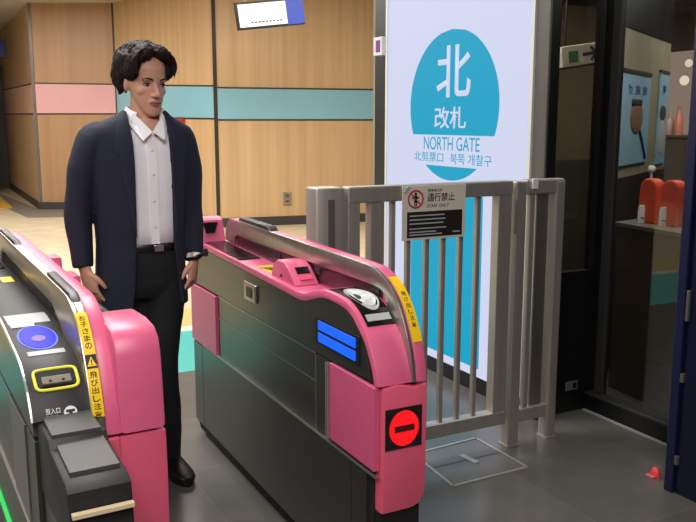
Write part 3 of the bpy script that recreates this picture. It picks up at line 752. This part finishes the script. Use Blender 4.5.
# ticket slot with yellow outline on the steep part
def onTL(s, x, lift):
    p = at2(s); p2 = at2(s + .004); t = Vector((0, p2[0] - p[0], p2[1] - p[1])).normalized(); n = Vector((0, t.z, -t.y))
    if n.y > 0: n = -n
    return Vector((x, p[0], p[1])) + n * lift, t, n
_, at2, LT = arclen_patch(TL, 0, .1, 0, 1, 0)
s_of = lambda y: sum(math.dist(a, b) for a, b in zip(TL, TL[1:]) if b[0] >= y)
sa = s_of(1.985)
ringp = []
for k in range(41):
    an = 2 * PI * k / 40
    cx_ = math.copysign(abs(math.cos(an)) ** .35, math.cos(an)); cy_ = math.copysign(abs(math.sin(an)) ** .35, math.sin(an))
    q, _, _ = onTL(sa + .022 - .031 * cy_, .250 + .048 * cx_, .003); ringp.append(q)
MB().tube(ringp, .004, 8).build('slot_outline', yellow_soft, g2, 'yellow outline around the ticket slot', True)
q, t_, n_ = onTL(sa + .022, .250, .001); Rq = Matrix((Vector((1, 0, 0)), -n_, -t_)).transposed()
ts2 = MB().box(q, (.084, .003, .046), Rq).build('ticket_slot', black, g2)
MB().box(q + t_ * .008 + n_ * .004, (.066, .008, .022), Rq, .002).build('slot_lip', M('slot_lip_grey', (120, 110, 98), .45), ts2)
for dx in (-.015, .014): MB().ball(q + t_ * .012 + n_ * .008 + Vector((dx, 0, 0)), (.0035, .0035, .0035)).build('slot_screw', black, ts2)
q, t_, n_ = onTL(LT - .012, .214, .0008); text('投入口', white_pl, g2, q, RX, -t_, .032, .014, weight=.02)
q, t_, n_ = onTL(LT - .006, .214, .0008); text('Ticket in', grey_lab, g2, q, RX, -t_, .026, .004)
q, t_, n_ = onTL(LT - .010, .268, .001); Rq = Matrix((Vector((1, 0, 0)), -n_, -t_)).transposed()
tb2 = MB().cyl(q, q + n_ * .001, .015, 28).build('ticket_badge', white_pl, g2)
MB().box(q + n_ * .0016 - t_ * .004, (.020, .001, .006), Rq).box(q + n_ * .0016 + t_ * .004, (.008, .001, .010), Rq).build('ticket_pictogram', ink, tb2, 'black ticket pictogram')
# tray
MB().prism([(1.93, .60), (1.93, .772), (1.80, .768), (1.785, .750), (1.625, .738), (1.60, .725), (1.585, .60)], 'x', .196, .324, .005).build('tray_body', dark, g2, None, True)
MB().prism([(1.915, .775), (1.915, .783), (1.80, .777), (1.80, .769)], 'x', .206, .312, .001).build('tray_plate', tray_mat, g2)
MB().prism([(1.80, .752), (1.80, .760), (1.65, .748), (1.65, .740)], 'x', .212, .314, .001).build('tray_plate', tray_mat, g2)
MB().span((.20, 1.575, .680), (.322, 1.59, .690), .001).build('tray_trim', M('cream_trim', (206, 186, 152), .5), g2)
MB().span((.20, 1.60, .45), (.32, 1.93, .60), .004).build('tray_support', steel, g2)
# arch of the left gate
facel = AO[:] + [(1.90, .722), (2.0, .80), (2.10, .86), (2.2, .905), (2.28, .94), (2.33, .955), (3.32, .965), (3.36, .945), (3.37, .915)]
MB().prism(facel, 'x', .311, .322, .0015).build('arch_face', steel_hi, g2, None, True)
shl = AO[:] + [(1.93, .722), (2.25, .87), (3.44, .88)]
MB().prism(shl, 'x', .322, .342, .002).build('arch_edge', steel_hi, g2, None, True)
MB().prism([(y + .004, z - .004) for y, z in shl], 'x', .342, .382, .006).build('arch_shell', pink, g2, 'pink outer shell of the arch', True)
MB().span((.3205, 2.36, .92), (.324, 3.34, .96)).build('sensor_strip', black, g2)
MB().ball((.313, 2.16, .86), (.004, .03, .03)).build('side_light', blue_led2, g2, 'small blue side light', True)
mb, at, _ = arclen_patch(AO, i0 + .03, LA - .045, .3135, .3405, .0025); mb.build('warning_sticker', yellow, g2, 'yellow warning sticker over the arch front')
along_text(AO, 'お子さまの', i0 + .04, .020, .016, .327, .015, ink, g2, at)
sm_ = i0 + .152
mb, _, _ = arclen_patch(AO, sm_, sm_ + .034, .314, .340, .003); mb.build('warning_band', ink, g2, 'black band with a warning triangle')
p = at(sm_ + .029); q = at(sm_ + .005); up = Vector((0, q[0] - p[0], q[1] - p[1])); c = Vector((.327, p[0], p[1])); nrm = Vector((1, 0, 0)).cross(up.normalized()) * .0042
MB().loft([[c + nrm + Vector((-.011, 0, 0)), c + nrm + Vector((.011, 0, 0)), c + nrm + up], [c + Vector((-.011, 0, 0)), c + Vector((.011, 0, 0)), c + up]]).build('warning_triangle', yellow, g2)
p2 = at(sm_ + .027); text('!', ink, g2, c + nrm * 1.1 + up * .12 - Vector((.0015, 0, 0)), RX, up, .003, .014)
along_text(AO, '飛び出し注意', sm_ + .04, .0185, .015, .327, .016, ink, g2, at)
for ya, yb in ((3.42, 3.02), (2.42, 2.08)):
    MB().prism([(ya, surf_z(AO, ya) + .0), (ya - .02, surf_z(AO, ya - .02) + .011), (yb + .03, surf_z(AO, yb + .03) + .011), (yb, surf_z(AO, yb))], 'x', .315, .340, .004).build('hand_pad', black, g2, None, True)
# right half: pink table, scanner blocks, end housing
strip([p for p in TP if p[0] > 2.05], .026, .380, .482, .004).build('top_cover', pink, g2, None, True)
MB().prism([(3.02, .89), (3.02, .985), (2.93, .985), (2.90, .89)], 'x', .395, .452, .005).build('sensor_block', pink, g2, None, True)
MB().prism([(2.62, .89), (2.62, .99), (2.52, .99), (2.49, .89)], 'x', .385, .430, .005).build('sensor_block', pink, g2, None, True)
MB().prism([(2.45, .89), (2.45, .965), (2.33, .97), (2.30, .89)], 'x', .385, .425, .005).build('sensor_block', pink, g2, None, True)
eh = [(2.16, .716), (2.16, .945), (2.13, .962), (2.02, .965), (1.95, .957), (1.918, .937), (1.904, .90), (1.894, .80), (1.888, .716)]
mb = MB(); mb.prism(eh, 'x', .374, .487, .012); mb.build('end_housing', pink, g2, None, True)
MB().prism([(2.16, .20), (2.16, .709), (1.889, .709), (1.885, .60), (1.89, .35), (1.92, .20)], 'x', .372, .487, .008).build('front_panel', pink_hot, g2, None, True)
MB().span((.322, 1.89, .2), (.374, 2.1, .709), .004).build('front_filler', pink_hot, g2)
MB().span((.376, 1.93, .708), (.484, 2.1, .717)).build('panel_joint', seam_mat, g2)
g2.rotation_euler = (0, 0, math.radians(2.2))

# ------------------------------------------------------------------ the man
mx, my = .78, 3.2
man = thing('person', 'dark haired person in navy jacket and white shirt, walking between the two gates', 'person', (mx, my, 0))
bodyb = MB()
# torso and legs inside the clothes
def ell(cx, cy, z, rx, ry, n=24): return [(cx + rx * math.cos(2 * PI * k / n), cy + ry * math.sin(2 * PI * k / n), z) for k in range(n)]
bodyb.loft([ell(.755, my, .84, .13, .09), ell(.755, my, .95, .14, .095), ell(.765, my, 1.1, .13, .088), ell(.77, my, 1.25, .15, .09), ell(.775, my, 1.36, .16, .08), ell(.778, my, 1.42, .12, .07), ell(.781, my, 1.455, .062, .06)])
headM = Matrix.Translation((.788, 3.185, 1.592)) @ Matrix.Rotation(math.radians(14), 4, 'Z') @ Matrix.Rotation(math.radians(9), 4, 'X') @ Matrix.Scale(1.02, 4)
bodyb.tube([(.779, 3.215, 1.38), (.782, 3.208, 1.46), (.787, 3.196, 1.53), (.790, 3.19, 1.57)], [.062, .056, .054, .055], 20)
hb = MB()
HR = [(-.113, .016, -.078, -.045), (-.104, .027, -.0855, -.02), (-.085, .039, -.0855, .0), (-.060, .051, -.083, .025), (-.028, .062, -.0815, .060), (.0, .068, -.081, .085), (.030, .071, -.083, .100), (.058, .0735, -.081, .107), (.085, .069, -.068, .103), (.105, .056, -.048, .090), (.120, .034, -.016, .062), (.126, .012, .006, .035)]
hb.loft([[(w_ * math.cos(a_), (f_ + b_) / 2 + (b_ - f_) / 2 * math.copysign(abs(math.sin(a_)) ** .93, math.sin(a_)), z_) for a_ in [2 * PI * k / 40 for k in range(40)]] for z_, w_, f_, b_ in HR])
for s in (-1, 1):
    hb.ball((s * .039, -.046, -.022), (.020, .024, .020)); hb.ball((s * .029, -.071, .021), (.022, .013, .007)); hb.ball((s * .0115, -.092, -.036), (.008, .009, .007))
    hb.ball((s * .071, .010, -.006), (.010, .018, .030), Matrix.Rotation(s * .3, 3, 'Z'))
hb.tube([(0, -.076, .016), (0, -.088, -.010), (0, -.101, -.032)], [.0075, .0085, .0105], 14); hb.ball((0, -.099, -.034), (.0105, .0105, .009))
hb.ball((0, -.080, -.060), (.026, .012, .014)); hb.ball((0, -.085, -.0565), (.021, .008, .0055)); hb.ball((0, -.083, -.067), (.019, .008, .0065))
hb.xf(headM)
tmp = bpy.data.meshes.new('t'); hb.bm.to_mesh(tmp); hb.bm.free(); bodyb.bm.from_mesh(tmp)
# arms
ARM_R = [(.575, 3.2, 1.375), (.540, 3.205, 1.25), (.520, 3.21, 1.12), (.520, 3.195, 1.0), (.523, 3.175, .905)]
ARM_L = [(.925, 3.2, 1.375), (.948, 3.205, 1.24), (.958, 3.215, 1.10), (.958, 3.195, 1.0), (.951, 3.165, .925)]
for A in (ARM_R, ARM_L): bodyb.tube(A, [.036, .040, .038, .034, .027], 16)
def hand(mb, W, dirv, back, thumb, curl, sc=1.0):
    W = Vector(W); d = Vector(dirv).normalized(); n = Vector(back); n = (n - d * n.dot(d)).normalized(); t = d.cross(n)
    if t.dot(Vector(thumb)) < 0: t = -t
    mb.tube([W - d * .03, W, W + d * .03 * sc, W + d * .065 * sc, W + d * .09 * sc], [(.026, .021), (.030, .018), (.040, .0155), (.042, .014), (.039, .012)], 18, flat=t)
    for k, (off, ln) in enumerate([(.030, .070), (.0105, .078), (-.010, .073), (-.029, .058)]):
        p = W + d * (.080 - abs(off - .005) * .12) * sc + t * off; pts = [p - d * .02, p]; a = 0
        for seg in (.42, .32, .26):
            a += curl[k] ; dd = d * math.cos(a) - n * math.sin(a); p = p + dd * ln * seg * sc; pts.append(p)
        mb.tube(pts, [.0085, .0088, .0082, .0074, .0055], 10, flat=t)
    p = W + d * .022 * sc + t * .028; pts = [p - t * .015]
    for seg, (ka, kb) in zip((.030, .025, .020), ((.8, .6), (.95, .3), (1, .05))):
        pts.append(p); dd = (d * ka + t * kb - n * .35).normalized(); p = p + dd * seg * sc
    pts.append(p)
    mb.tube(pts, [.011, .0125, .0105, .0092, .0068], 10, flat=n)
hand(bodyb, (.528, 3.165, .892), (.24, -.10, -1), (-.9, -.45, 0), (.45, -.9, 0), (.22, .24, .28, .32))
hand(bodyb, (.947, 3.155, .905), (-.16, -.16, -1), (.8, -.6, 0), (-.6, -.8, 0), (.32, .36, .40, .42))
# legs
LEG_L = [(.83, 3.205, .93), (.822, 3.185, .76), (.795, 3.16, .54), (.815, 3.20, .30), (.832, 3.265, .09)]
LEG_R = [(.69, 3.205, .93), (.685, 3.22, .76), (.69, 3.24, .52), (.693, 3.31, .30), (.695, 3.38, .09)]
for A in (LEG_L, LEG_R): bodyb.tube(smooth_path(A, 3), [.065 - .0028 * i for i in range(13)], 16)
bodyb.ball((.842, 3.21, .04), (.028, .10, .02), Matrix.Rotation(.12, 3, 'Z')); bodyb.ball((.695, 3.32, .04), (.028, .10, .02))
bme = remesh(mb_mesh(bodyb), .004, 4, .5)
hinv = headM.inverted()
for v in bme.vertices:
    if v.co.z > 1.45:
        q = hinv @ v.co
        if q.y < -.03:
            for s in (-1, 1):
                k = math.exp(-(((q.x - s * .031) / .014) ** 2 + ((q.z - .003) / .0085) ** 2))
                q.y += .0065 * k
            v.co = headM @ q
link('body', bme, skin, man, None, True, 180)

# face details
def hx(p): return headM @ Vector(p)
for s in (-1, 1):
    MB().ball((s * .031, -.0685, .0015), (.0130, .0060, .0048), Matrix.Rotation(s * .25, 3, 'Z')).xf(headM).build('eye', eye_w, man, None, True)
    MB().ball((s * .031 + .002, -.0732, .0003), (.0058, .0022, .0042)).xf(headM).build('iris', eye_d, man, None, True)
    MB().tube([hx((s * .0175, -.0735, .003)), hx((s * .025, -.0762, .0066)), hx((s * .036, -.0752, .0066)), hx((s * .0455, -.067, .002))], [.0012, .0022, .0022, .0012], 8).build('eyelash', hair_m, man, None, True)
    MB().tube([hx((s * .014, -.0865, .0205)), hx((s * .024, -.0872, .0245)), hx((s * .038, -.0815, .0255)), hx((s * .051, -.070, .0195))], [(.0018, .002), (.002, .0031), (.0018, .0028), (.001, .0014)], 8).build('eyebrow', hair_m, man, None, True)
mb = MB()
mb.tube([hx((-.024, -.0835, -.0615)), hx((-.012, -.0925, -.0585)), hx((0, -.0945, -.0595)), hx((.012, -.0925, -.0585)), hx((.024, -.0835, -.0615))], [.001, .0034, .0034, .0034, .001], 8)
mb.tube([hx((-.021, -.0835, -.0635)), hx((-.010, -.0905, -.0665)), hx((0, -.0925, -.068)), hx((.010, -.0905, -.0665)), hx((.021, -.0835, -.0635))], [.001, .0038, .0045, .0038, .001], 8)
mb.build('lips', lip_m, man, None, True)
MB().tube([hx((-.022, -.0855, -.0622)), hx((0, -.0965, -.0632)), hx((.022, -.0855, -.0622))], [.0006, .0014, .0006], 6).build('mouth_line', M('mouth_dark', (96, 52, 48), .6), man, None, True)

# hair: a cap plus many curved locks parted near the middle
hm = MB()
rr = bmesh.ops.create_icosphere(hm.bm, subdivisions=4, radius=1)
kill = []
for v in rr['verts']:
    v.co = Vector((v.co.x * .092, .024 + v.co.y * .104, .050 + v.co.z * .090))
    if v.co.z < -.045 or (v.co.y < -.028 and v.co.z < .085 + abs(v.co.x) * -.35) or (v.co.y < .012 and v.co.z < .005): kill.append(v)
bmesh.ops.delete(hm.bm, geom=kill, context='VERTS')
for v in hm.bm.verts:
    v.co += Vector((0, 0, 0)) + (v.co - Vector((0, .024, .05))).normalized() * .004 * mnoise.noise(v.co * 60)
rnd = random.Random(5)
px = -.006
def lock(p0, p1, p2, p3, r0, n=9):
    pts = []
    for i in range(n):
        t = i / (n - 1); pts.append(Vector(p0) * (1 - t) ** 3 + Vector(p1) * 3 * t * (1 - t) ** 2 + Vector(p2) * 3 * t * t * (1 - t) + Vector(p3) * t ** 3)
    hm.tube(pts, [(r0 * (1 - .45 * (i / (n - 1)) ** 3), r0 * .8 * (1 - .45 * (i / (n - 1)) ** 3)) for i in range(n)], 7)
for s in (-1, 1):                                          # the full sides, the swept fringe and the crown as soft volumes
    hm.ball((s * .062, .020, .062), (.040, .078, .058), Matrix.Rotation(s * .25, 3, 'Y'))
    hm.ball((s * .070, -.012, .050), (.028, .048, .044), Matrix.Rotation(s * .2, 3, 'Y'))
    hm.ball((s * .034, -.030, .112), (.046, .052, .030), Matrix.Rotation(s * .45, 3, 'Y'))
    hm.ball((s * .058, .070, .020), (.040, .050, .062))
hm.ball((0, .035, .108), (.074, .082, .046)); hm.ball((0, .075, .045), (.080, .058, .085))
for s in (-1, 1):
    for i in range(80):
        f = rnd.random(); y0 = -.058 + f * .14; z0 = .126 + .016 * math.sin(f * PI) + rnd.uniform(-.003, .005)
        ysp = y0 + (f - .35) * .04; w = rnd.uniform(.086, .100); zend = rnd.uniform(.012, .040) - (.03 if f > .5 else 0)
        if f < .25: zend = rnd.uniform(.020, .050)
        wig = rnd.uniform(-.02, .02)
        lock((px + s * .004, y0, z0 - .010), (px + s * .045, y0 - .010 + wig, z0 + .016), (s * (w + .012), ysp + wig, .095 + rnd.uniform(-.02, .02)), (s * (w - rnd.uniform(.010, .030)), ysp + rnd.uniform(-.015, .02), zend), rnd.uniform(.0045, .008))
    for i in range(20):                                    # fringe sweeping off the forehead
        f = i / 19
        lock((px + s * .002, -.056, .118), (px + s * (.018 + .018 * f), -.084 + .014 * f, .132), (s * (.060 + .018 * f), -.080 + .024 * f, .106 - .01 * f), (s * (.076 + .004 * f), -.052 + .03 * f, .050 - .020 * f + rnd.uniform(-.010, .010)), rnd.uniform(.005, .0085))
for i in range(60):                                        # back of the head
    an = rnd.uniform(.15, PI - .15); w = rnd.uniform(.084, .096)
    lock((rnd.uniform(-.02, .02), .05, .134), (w * .7 * math.cos(an), .08 + .06 * math.sin(an), .122), (w * math.cos(an), .03 + .10 * math.sin(an), .06), (w * .82 * math.cos(an), .03 + .09 * math.sin(an), rnd.uniform(-.055, -.02)), rnd.uniform(.006, .010))
hmesh = remesh(mb_mesh(hm), .0032, 2, .45)
for v in hmesh.vertices: v.co += v.normal * (.0042 * mnoise.noise(Vector((v.co.x * 130, v.co.y * 130, v.co.z * 38))) + .003 * mnoise.noise(v.co * 28))
hm = MB(); hm.bm.from_mesh(hmesh)
hm.xf(headM)
hm.build('hair', hair_m, man, None, True, 180)

# shirt
SH = [(.955, .755, .138, .100), (1.05, .765, .140, .100), (1.15, .770, .148, .102), (1.25, .775, .158, .103), (1.33, .777, .155, .096), (1.39, .779, .125, .084), (1.43, .781, .085, .074), (1.46, .783, .0675, .0675), (1.482, .785, .0635, .0635)]
mb = MB(); rings = []
for z, cx, rx, ry in SH:
    cyy = my + .002 if z < 1.42 else my + .006
    rings.append([(cx + rx * math.copysign(abs(math.cos(a_)) ** .85, math.cos(a_)) , cyy + ry * math.copysign(abs(math.sin(a_)) ** .8, math.sin(a_)), z) for a_ in [2 * PI * k / 48 for k in range(48)]])
# keep a V opening at the throat
mb.loft(rings, cap=False)
kill = [v for v in mb.bm.verts if v.co.z > 1.415 and abs(v.co.x - .787) < (v.co.z - 1.395) * .55 and v.co.y < my]
bmesh.ops.delete(mb.bm, geom=kill, context='VERTS')
shirt = mb.build('shirt', shirt_m, man, None, True, 180)
md = shirt.modifiers.new('thick', 'SOLIDIFY'); md.thickness = .003
fy = lambda x, z: (lambda r: my + .002 - r[2] * math.sqrt(max(0, 1 - min(1, abs((x - r[0]) / r[1])) ** 2.35)) )(lerp_table(SH, z))
mb = MB()
pl = [(.783, z) for z in [.96 + .45 * i / 14 for i in range(15)]]
mb.loft([[(x - .016, fy(x, z) - .004, z), (x + .016, fy(x, z) - .004, z), (x + .016, fy(x, z) + .003, z), (x - .016, fy(x, z) + .003, z)] for x, z in pl])
pk = mb.build('placket', shirt_m, shirt)
for z in (1.05, 1.15, 1.25, 1.34): MB().ball((.783, fy(.783, z) - .0055, z), (.0052, .002, .0052)).build('button', white_pl, shirt, None, True)
def flap(pts, th=.004):
    pts = [Vector(p) for p in pts]; n = (pts[1] - pts[0]).cross(pts[2] - pts[0]).normalized()
    if n.y > 0: n = -n
    return MB().loft([[p + n * th / 2 for p in pts], [p - n * th / 2 for p in pts]])
# collar: a stand that wraps the neck and two points
mb = MB(); ra = []
for k in range(25):
    a_ = math.radians(-52 + (180 + 104) * k / 24); c_, s_ = math.cos(a_), math.sin(a_)
    fr = max(0, -s_)
    ra.append([(.785 + .066 * c_, my + .004 + .066 * s_, 1.505 - .03 * fr), (.785 + .071 * c_, my + .004 + .071 * s_, 1.500 - .03 * fr), (.785 + .084 * c_, my + .004 + .082 * s_, 1.462 - .03 * fr), (.785 + .078 * c_, my + .004 + .076 * s_, 1.460 - .03 * fr)])
mb.loft(ra, cap=True); mb.build('collar', shirt_m, shirt, None, True, 60)
flap([(.722, 3.185, 1.492), (.728, 3.145, 1.478), (.784, 3.094, 1.408), (.748, 3.082, 1.378), (.706, 3.150, 1.447)]).build('collar_point', shirt_m, shirt)
flap([(.848, 3.185, 1.488), (.842, 3.145, 1.474), (.788, 3.094, 1.408), (.828, 3.084, 1.378), (.862, 3.150, 1.447)]).build('collar_point', shirt_m, shirt)

# jacket
JK = [(.735, .745, .180, .132, .132, .680, .886), (.85, .746, .176, .128, .128, .697, .874), (.98, .748, .170, .120, .122, .707, .862), (1.12, .750, .176, .121, .122, .709, .859), (1.22, .752, .186, .122, .124, .710, .858),
      (1.30, .754, .198, .120, .124, .711, .857), (1.36, .756, .205, .112, .118, .710, .855), (1.40, .757, .216, .100, .106, .708, .853), (1.43, .762, .196, .086, .092, .706, .851), (1.455, .772, .140, .076, .084, .705, .850), (1.478, .781, .090, .068, .078, .705, .850), (1.492, .784, .080, .062, .074, .708, .848)]
def jpt(z, a_):
    cx, rx, rf, rb, xl, xr = lerp_table(JK, z)
    c_, s_ = math.cos(a_), math.sin(a_); e = .86
    return Vector((cx + rx * math.copysign(abs(c_) ** e, c_), my + (rf if s_ < 0 else rb) * math.copysign(abs(s_) ** e, s_), z))
def jang(z, x):
    cx, rx, rf, rb, xl, xr = lerp_table(JK, z)
    c_ = max(-1, min(1, (x - cx) / rx)); c_ = math.copysign(abs(c_) ** (1 / .86), c_)
    return -math.acos(c_)                                  # front side: negative sine
mb = MB(); rings = []
zs = [.735 + (1.492 - .735) * i / 34 for i in range(35)]
for z in zs:
    r_ = lerp_table(JK, z); al = jang(z, r_[4]); ar = jang(z, r_[5])
    # from the viewer's right edge round the back to the left edge
    ring = []
    for k in range(49):
        a_ = ar + (2 * PI + al - ar) * k / 48
        q = jpt(z, a_)
        q += (q - Vector((r_[0], my, z))).normalized() * .004 * mnoise.noise(Vector((q.x * 9, q.y * 9, z * 5)))
        ring.append(q)
    rings.append(ring)
mb.loft(rings, cap=False, closed=False)
torso_me = mb_mesh(mb)
o = bpy.data.objects.new('tmp', torso_me); COL.objects.link(o); md = o.modifiers.new('s', 'SOLIDIFY'); md.thickness = .016; md.offset = -1
bpy.context.view_layer.update(); tm = bpy.data.meshes.new_from_object(o.evaluated_get(bpy.context.evaluated_depsgraph_get())); bpy.data.objects.remove(o)
jb = MB(); jb.bm.from_mesh(tm)
def sleeve(A, R):
    pts = smooth_path(A, 5); rr_ = []
    for i, p in enumerate(pts):
        t = i / (len(pts) - 1) * (len(R) - 1); k = min(int(t), len(R) - 2); r = R[k] + (R[k + 1] - R[k]) * (t - k)
        rr_.append((r * 1.12, r))
    rings = []
    up = Vector((0, 1, .1))
    for i, p in enumerate(pts):
        tt = (pts[min(i + 1, len(pts) - 1)] - pts[max(i - 1, 0)]).normalized(); a = (up - tt * up.dot(tt)).normalized(); b = tt.cross(a)
        rg = []
        for k in range(24):
            an = 2 * PI * k / 24; q = p + a * rr_[i][0] * math.cos(an) + b * rr_[i][1] * math.sin(an)
            q += (q - p).normalized() * .006 * mnoise.noise(Vector((q.x * 12, q.y * 12, q.z * 9)))
            rg.append(q)
        rings.append(rg)
    jb.loft(rings)
sleeve([(.64, 3.2, 1.405), (.588, 3.2, 1.376), (.550, 3.205, 1.27), (.522, 3.21, 1.11), (.521, 3.195, 1.0), (.523, 3.176, .902)], [.040, .064, .062, .051, .044, .037])
sleeve([(.86, 3.2, 1.405), (.914, 3.2, 1.376), (.942, 3.205, 1.26), (.957, 3.215, 1.10), (.957, 3.195, 1.0), (.951, 3.168, .923)], [.040, .063, .060, .049, .043, .0375])
jme = remesh(mb_mesh(jb), .0055, 6, .5)
jacket = link('jacket', jme, suit, man, None, True, 180)
def jy(x, z): return jpt(z, jang(z, x)).y
for s, nm in ((-1, 'left'), (1, 'right')):
    ed, tip = [], []
    rows = []
    for z, w in [(1.485, .012), (1.46, .030), (1.43, .046), (1.40, .056), (1.36, .064), (1.335, .066), (1.325, .054), (1.28, .050), (1.22, .040), (1.15, .027), (1.08, .014), (1.02, .003)]:
        r_ = lerp_table(JK, z); xe = r_[4] if s < 0 else r_[5]
        xo = xe + s * w; xm = (xe + xo) / 2
        rows.append([Vector((xe, jy(xe, z) - .006, z)), Vector((xm, jy(xm, z) - .012, z)), Vector((xo, jy(xo, z) - .008, z)), Vector((xo, jy(xo, z) - .001, z)), Vector((xe, jy(xe, z) + .002, z))])
    MB().loft(rows).build('lapel', suit_l, jacket, None, True, 40)
# shirt cuff and watch on the near-right wrist
MB().tube([(.951, 3.170, .928), (.949, 3.160, .906)], [(.036, .032), (.034, .030)], 20).build('cuff', shirt_m, shirt, None, True)
w = MB(); cwr = Vector((.950, 3.158, .918)); ring = []
for k in range(25):
    an = 2 * PI * k / 24; ring.append(cwr + Vector((.037 * math.cos(an), .039 * math.sin(an), .012 * math.cos(an))))
w.tube(ring, [(.004, .009)] * 25, 8); wt = w.build('watch', leather, man, None, True)
MB().cyl(cwr + Vector((.033, -.022, .012)), cwr + Vector((.043, -.030, .014)), .016, 20).build('watch_face', M('watch_glass', (70, 66, 72), .15, .4), wt)

# trousers
tb = MB()
tb.loft([ell(.755, my, .985, .140, .100), ell(.755, my, .90, .152, .110), ell(.757, my, .82, .160, .112), ell(.757, my + .005, .77, .145, .100)])
for A, R in ((LEG_L, [.090, .087, .072, .066, .060]), (LEG_R, [.090, .087, .072, .066, .060])):
    pts = smooth_path(A, 4); n_ = len(pts)
    tb.tube([p + Vector((0, -.012, -.045)) * (i / (n_ - 1)) for i, p in enumerate(pts)], [(lambda t: R[min(int(t), 3)] + (R[min(int(t), 3) + 1] - R[min(int(t), 3)]) * (t - min(int(t), 3)))(i / (n_ - 1) * 4) for i in range(n_)], 20)
tr = remesh(mb_mesh(tb), .009, 4, .5)
for v in tr.vertices: v.co += v.normal * (.004 * mnoise.noise(v.co * 11))
tro = link('trousers', tr, trouser_m, man, None, True, 180)
mb = MB(); r1, r2 = [], []
rings = [ell(.755, my, .955, .147, .107, 40), ell(.755, my, .958, .149, .109, 40), ell(.755, my, .982, .147, .107, 40), ell(.755, my, .985, .145, .105, 40)]
mb.loft(rings, cap=False); belt = mb.build('belt', leather, man, None, True)
MB().box((.792, my - .109, .968), (.036, .006, .026), bevel=.003).build('buckle', M('silver_buckle', (190, 186, 180), .25, .9), belt, 'silver buckle')
# shoes
def shoe(cx, cy, yaw):
    Rz = Matrix.Rotation(yaw, 4, 'Z'); mb = MB(); rings = []
    for y, w, h_, z0 in [(.135, .018, .05, .012), (.12, .032, .075, .004), (.08, .038, .085, .002), (.03, .039, .082, .002), (-.03, .043, .066, .002), (-.09, .048, .052, .002), (-.13, .042, .044, .003), (-.16, .022, .032, .006)]:
        rg = []
        for k in range(20):
            an = 2 * PI * k / 20; c_, s_ = math.cos(an), math.sin(an)
            rg.append((w * math.copysign(abs(c_) ** .7, c_), y, z0 + h_ / 2 + h_ / 2 * math.copysign(abs(s_) ** .7, s_)))
        rings.append(rg)
    mb.loft(rings).xf(Matrix.Translation((cx, cy, 0)) @ Rz); sh = mb.build('shoe', leather, man, None, True, 60)
    mb = MB(); mb.prism([(.036 * math.cos(a_) , -.015 + .15 * math.sin(a_)) for a_ in [2 * PI * k / 24 for k in range(24)]], 'z', 0, .01); mb.xf(Matrix.Translation((cx, cy, 0)) @ Rz); mb.build('sole', black, sh)
shoe(.846, 3.20, .10); shoe(.692, 3.32, -.08)

# ------------------------------------------------------------------ light
def area(loc, size, power, col=(1, .95, .88), rot=(0, 0, 0)):
    l = bpy.data.lights.new('ceiling_lamp', 'AREA'); l.shape = 'RECTANGLE'; l.size, l.size_y = size; l.energy = power; l.color = col
    o = bpy.data.objects.new('ceiling_lamp', l); COL.objects.link(o); o.location = loc; o.rotation_euler = rot
W_ = (1, .975, .95)
for loc, sz, pw in [((-.2, .1, 3.25), (1.6, 1.4), 62), ((.5, 4.1, 3.25), (1.2, 1.6), 74), ((-1.6, 2.4, 3.25), (1.2, 2.0), 40), ((3.4, 7.6, 3.25), (3, 1.2), 85), ((.8, 8.6, 3.25), (2.4, 1.2), 85), ((.2, 12.0, 3.25), (2.4, 1.2), 90), ((-.6, -1.6, 3.25), (2.0, 1.2), 55), ((-3.5, 7, 3.25), (1.2, 3), 80)]:
    area(loc, sz, pw, W_)
area((3.25, 2.7, 2.42), (.4, .4), 13, (1, .97, .92)); area((3.3, 4.1, 2.42), (.5, .5), 22, (1, .95, .88)); area((4.7, 3.4, 2.42), (.5, .5), 8, (1, .95, .9))
wd = bpy.data.worlds.new('world'); S.world = wd; wd.use_nodes = True
wd.node_tree.nodes['Background'].inputs['Color'].default_value = (.5, .5, .52, 1); wd.node_tree.nodes['Background'].inputs['Strength'].default_value = .25

for o in list(S.objects):
    if '_loc' in o: del o['_loc']
S.view_settings.view_transform = 'Standard'; S.view_settings.look = 'None'; S.view_settings.gamma = 1; S.view_settings.use_curve_mapping = False
S.view_settings.exposure = EV
S.cycles.max_bounces = 8; S.cycles.use_denoising = True; S.cycles.sample_clamp_indirect = 4
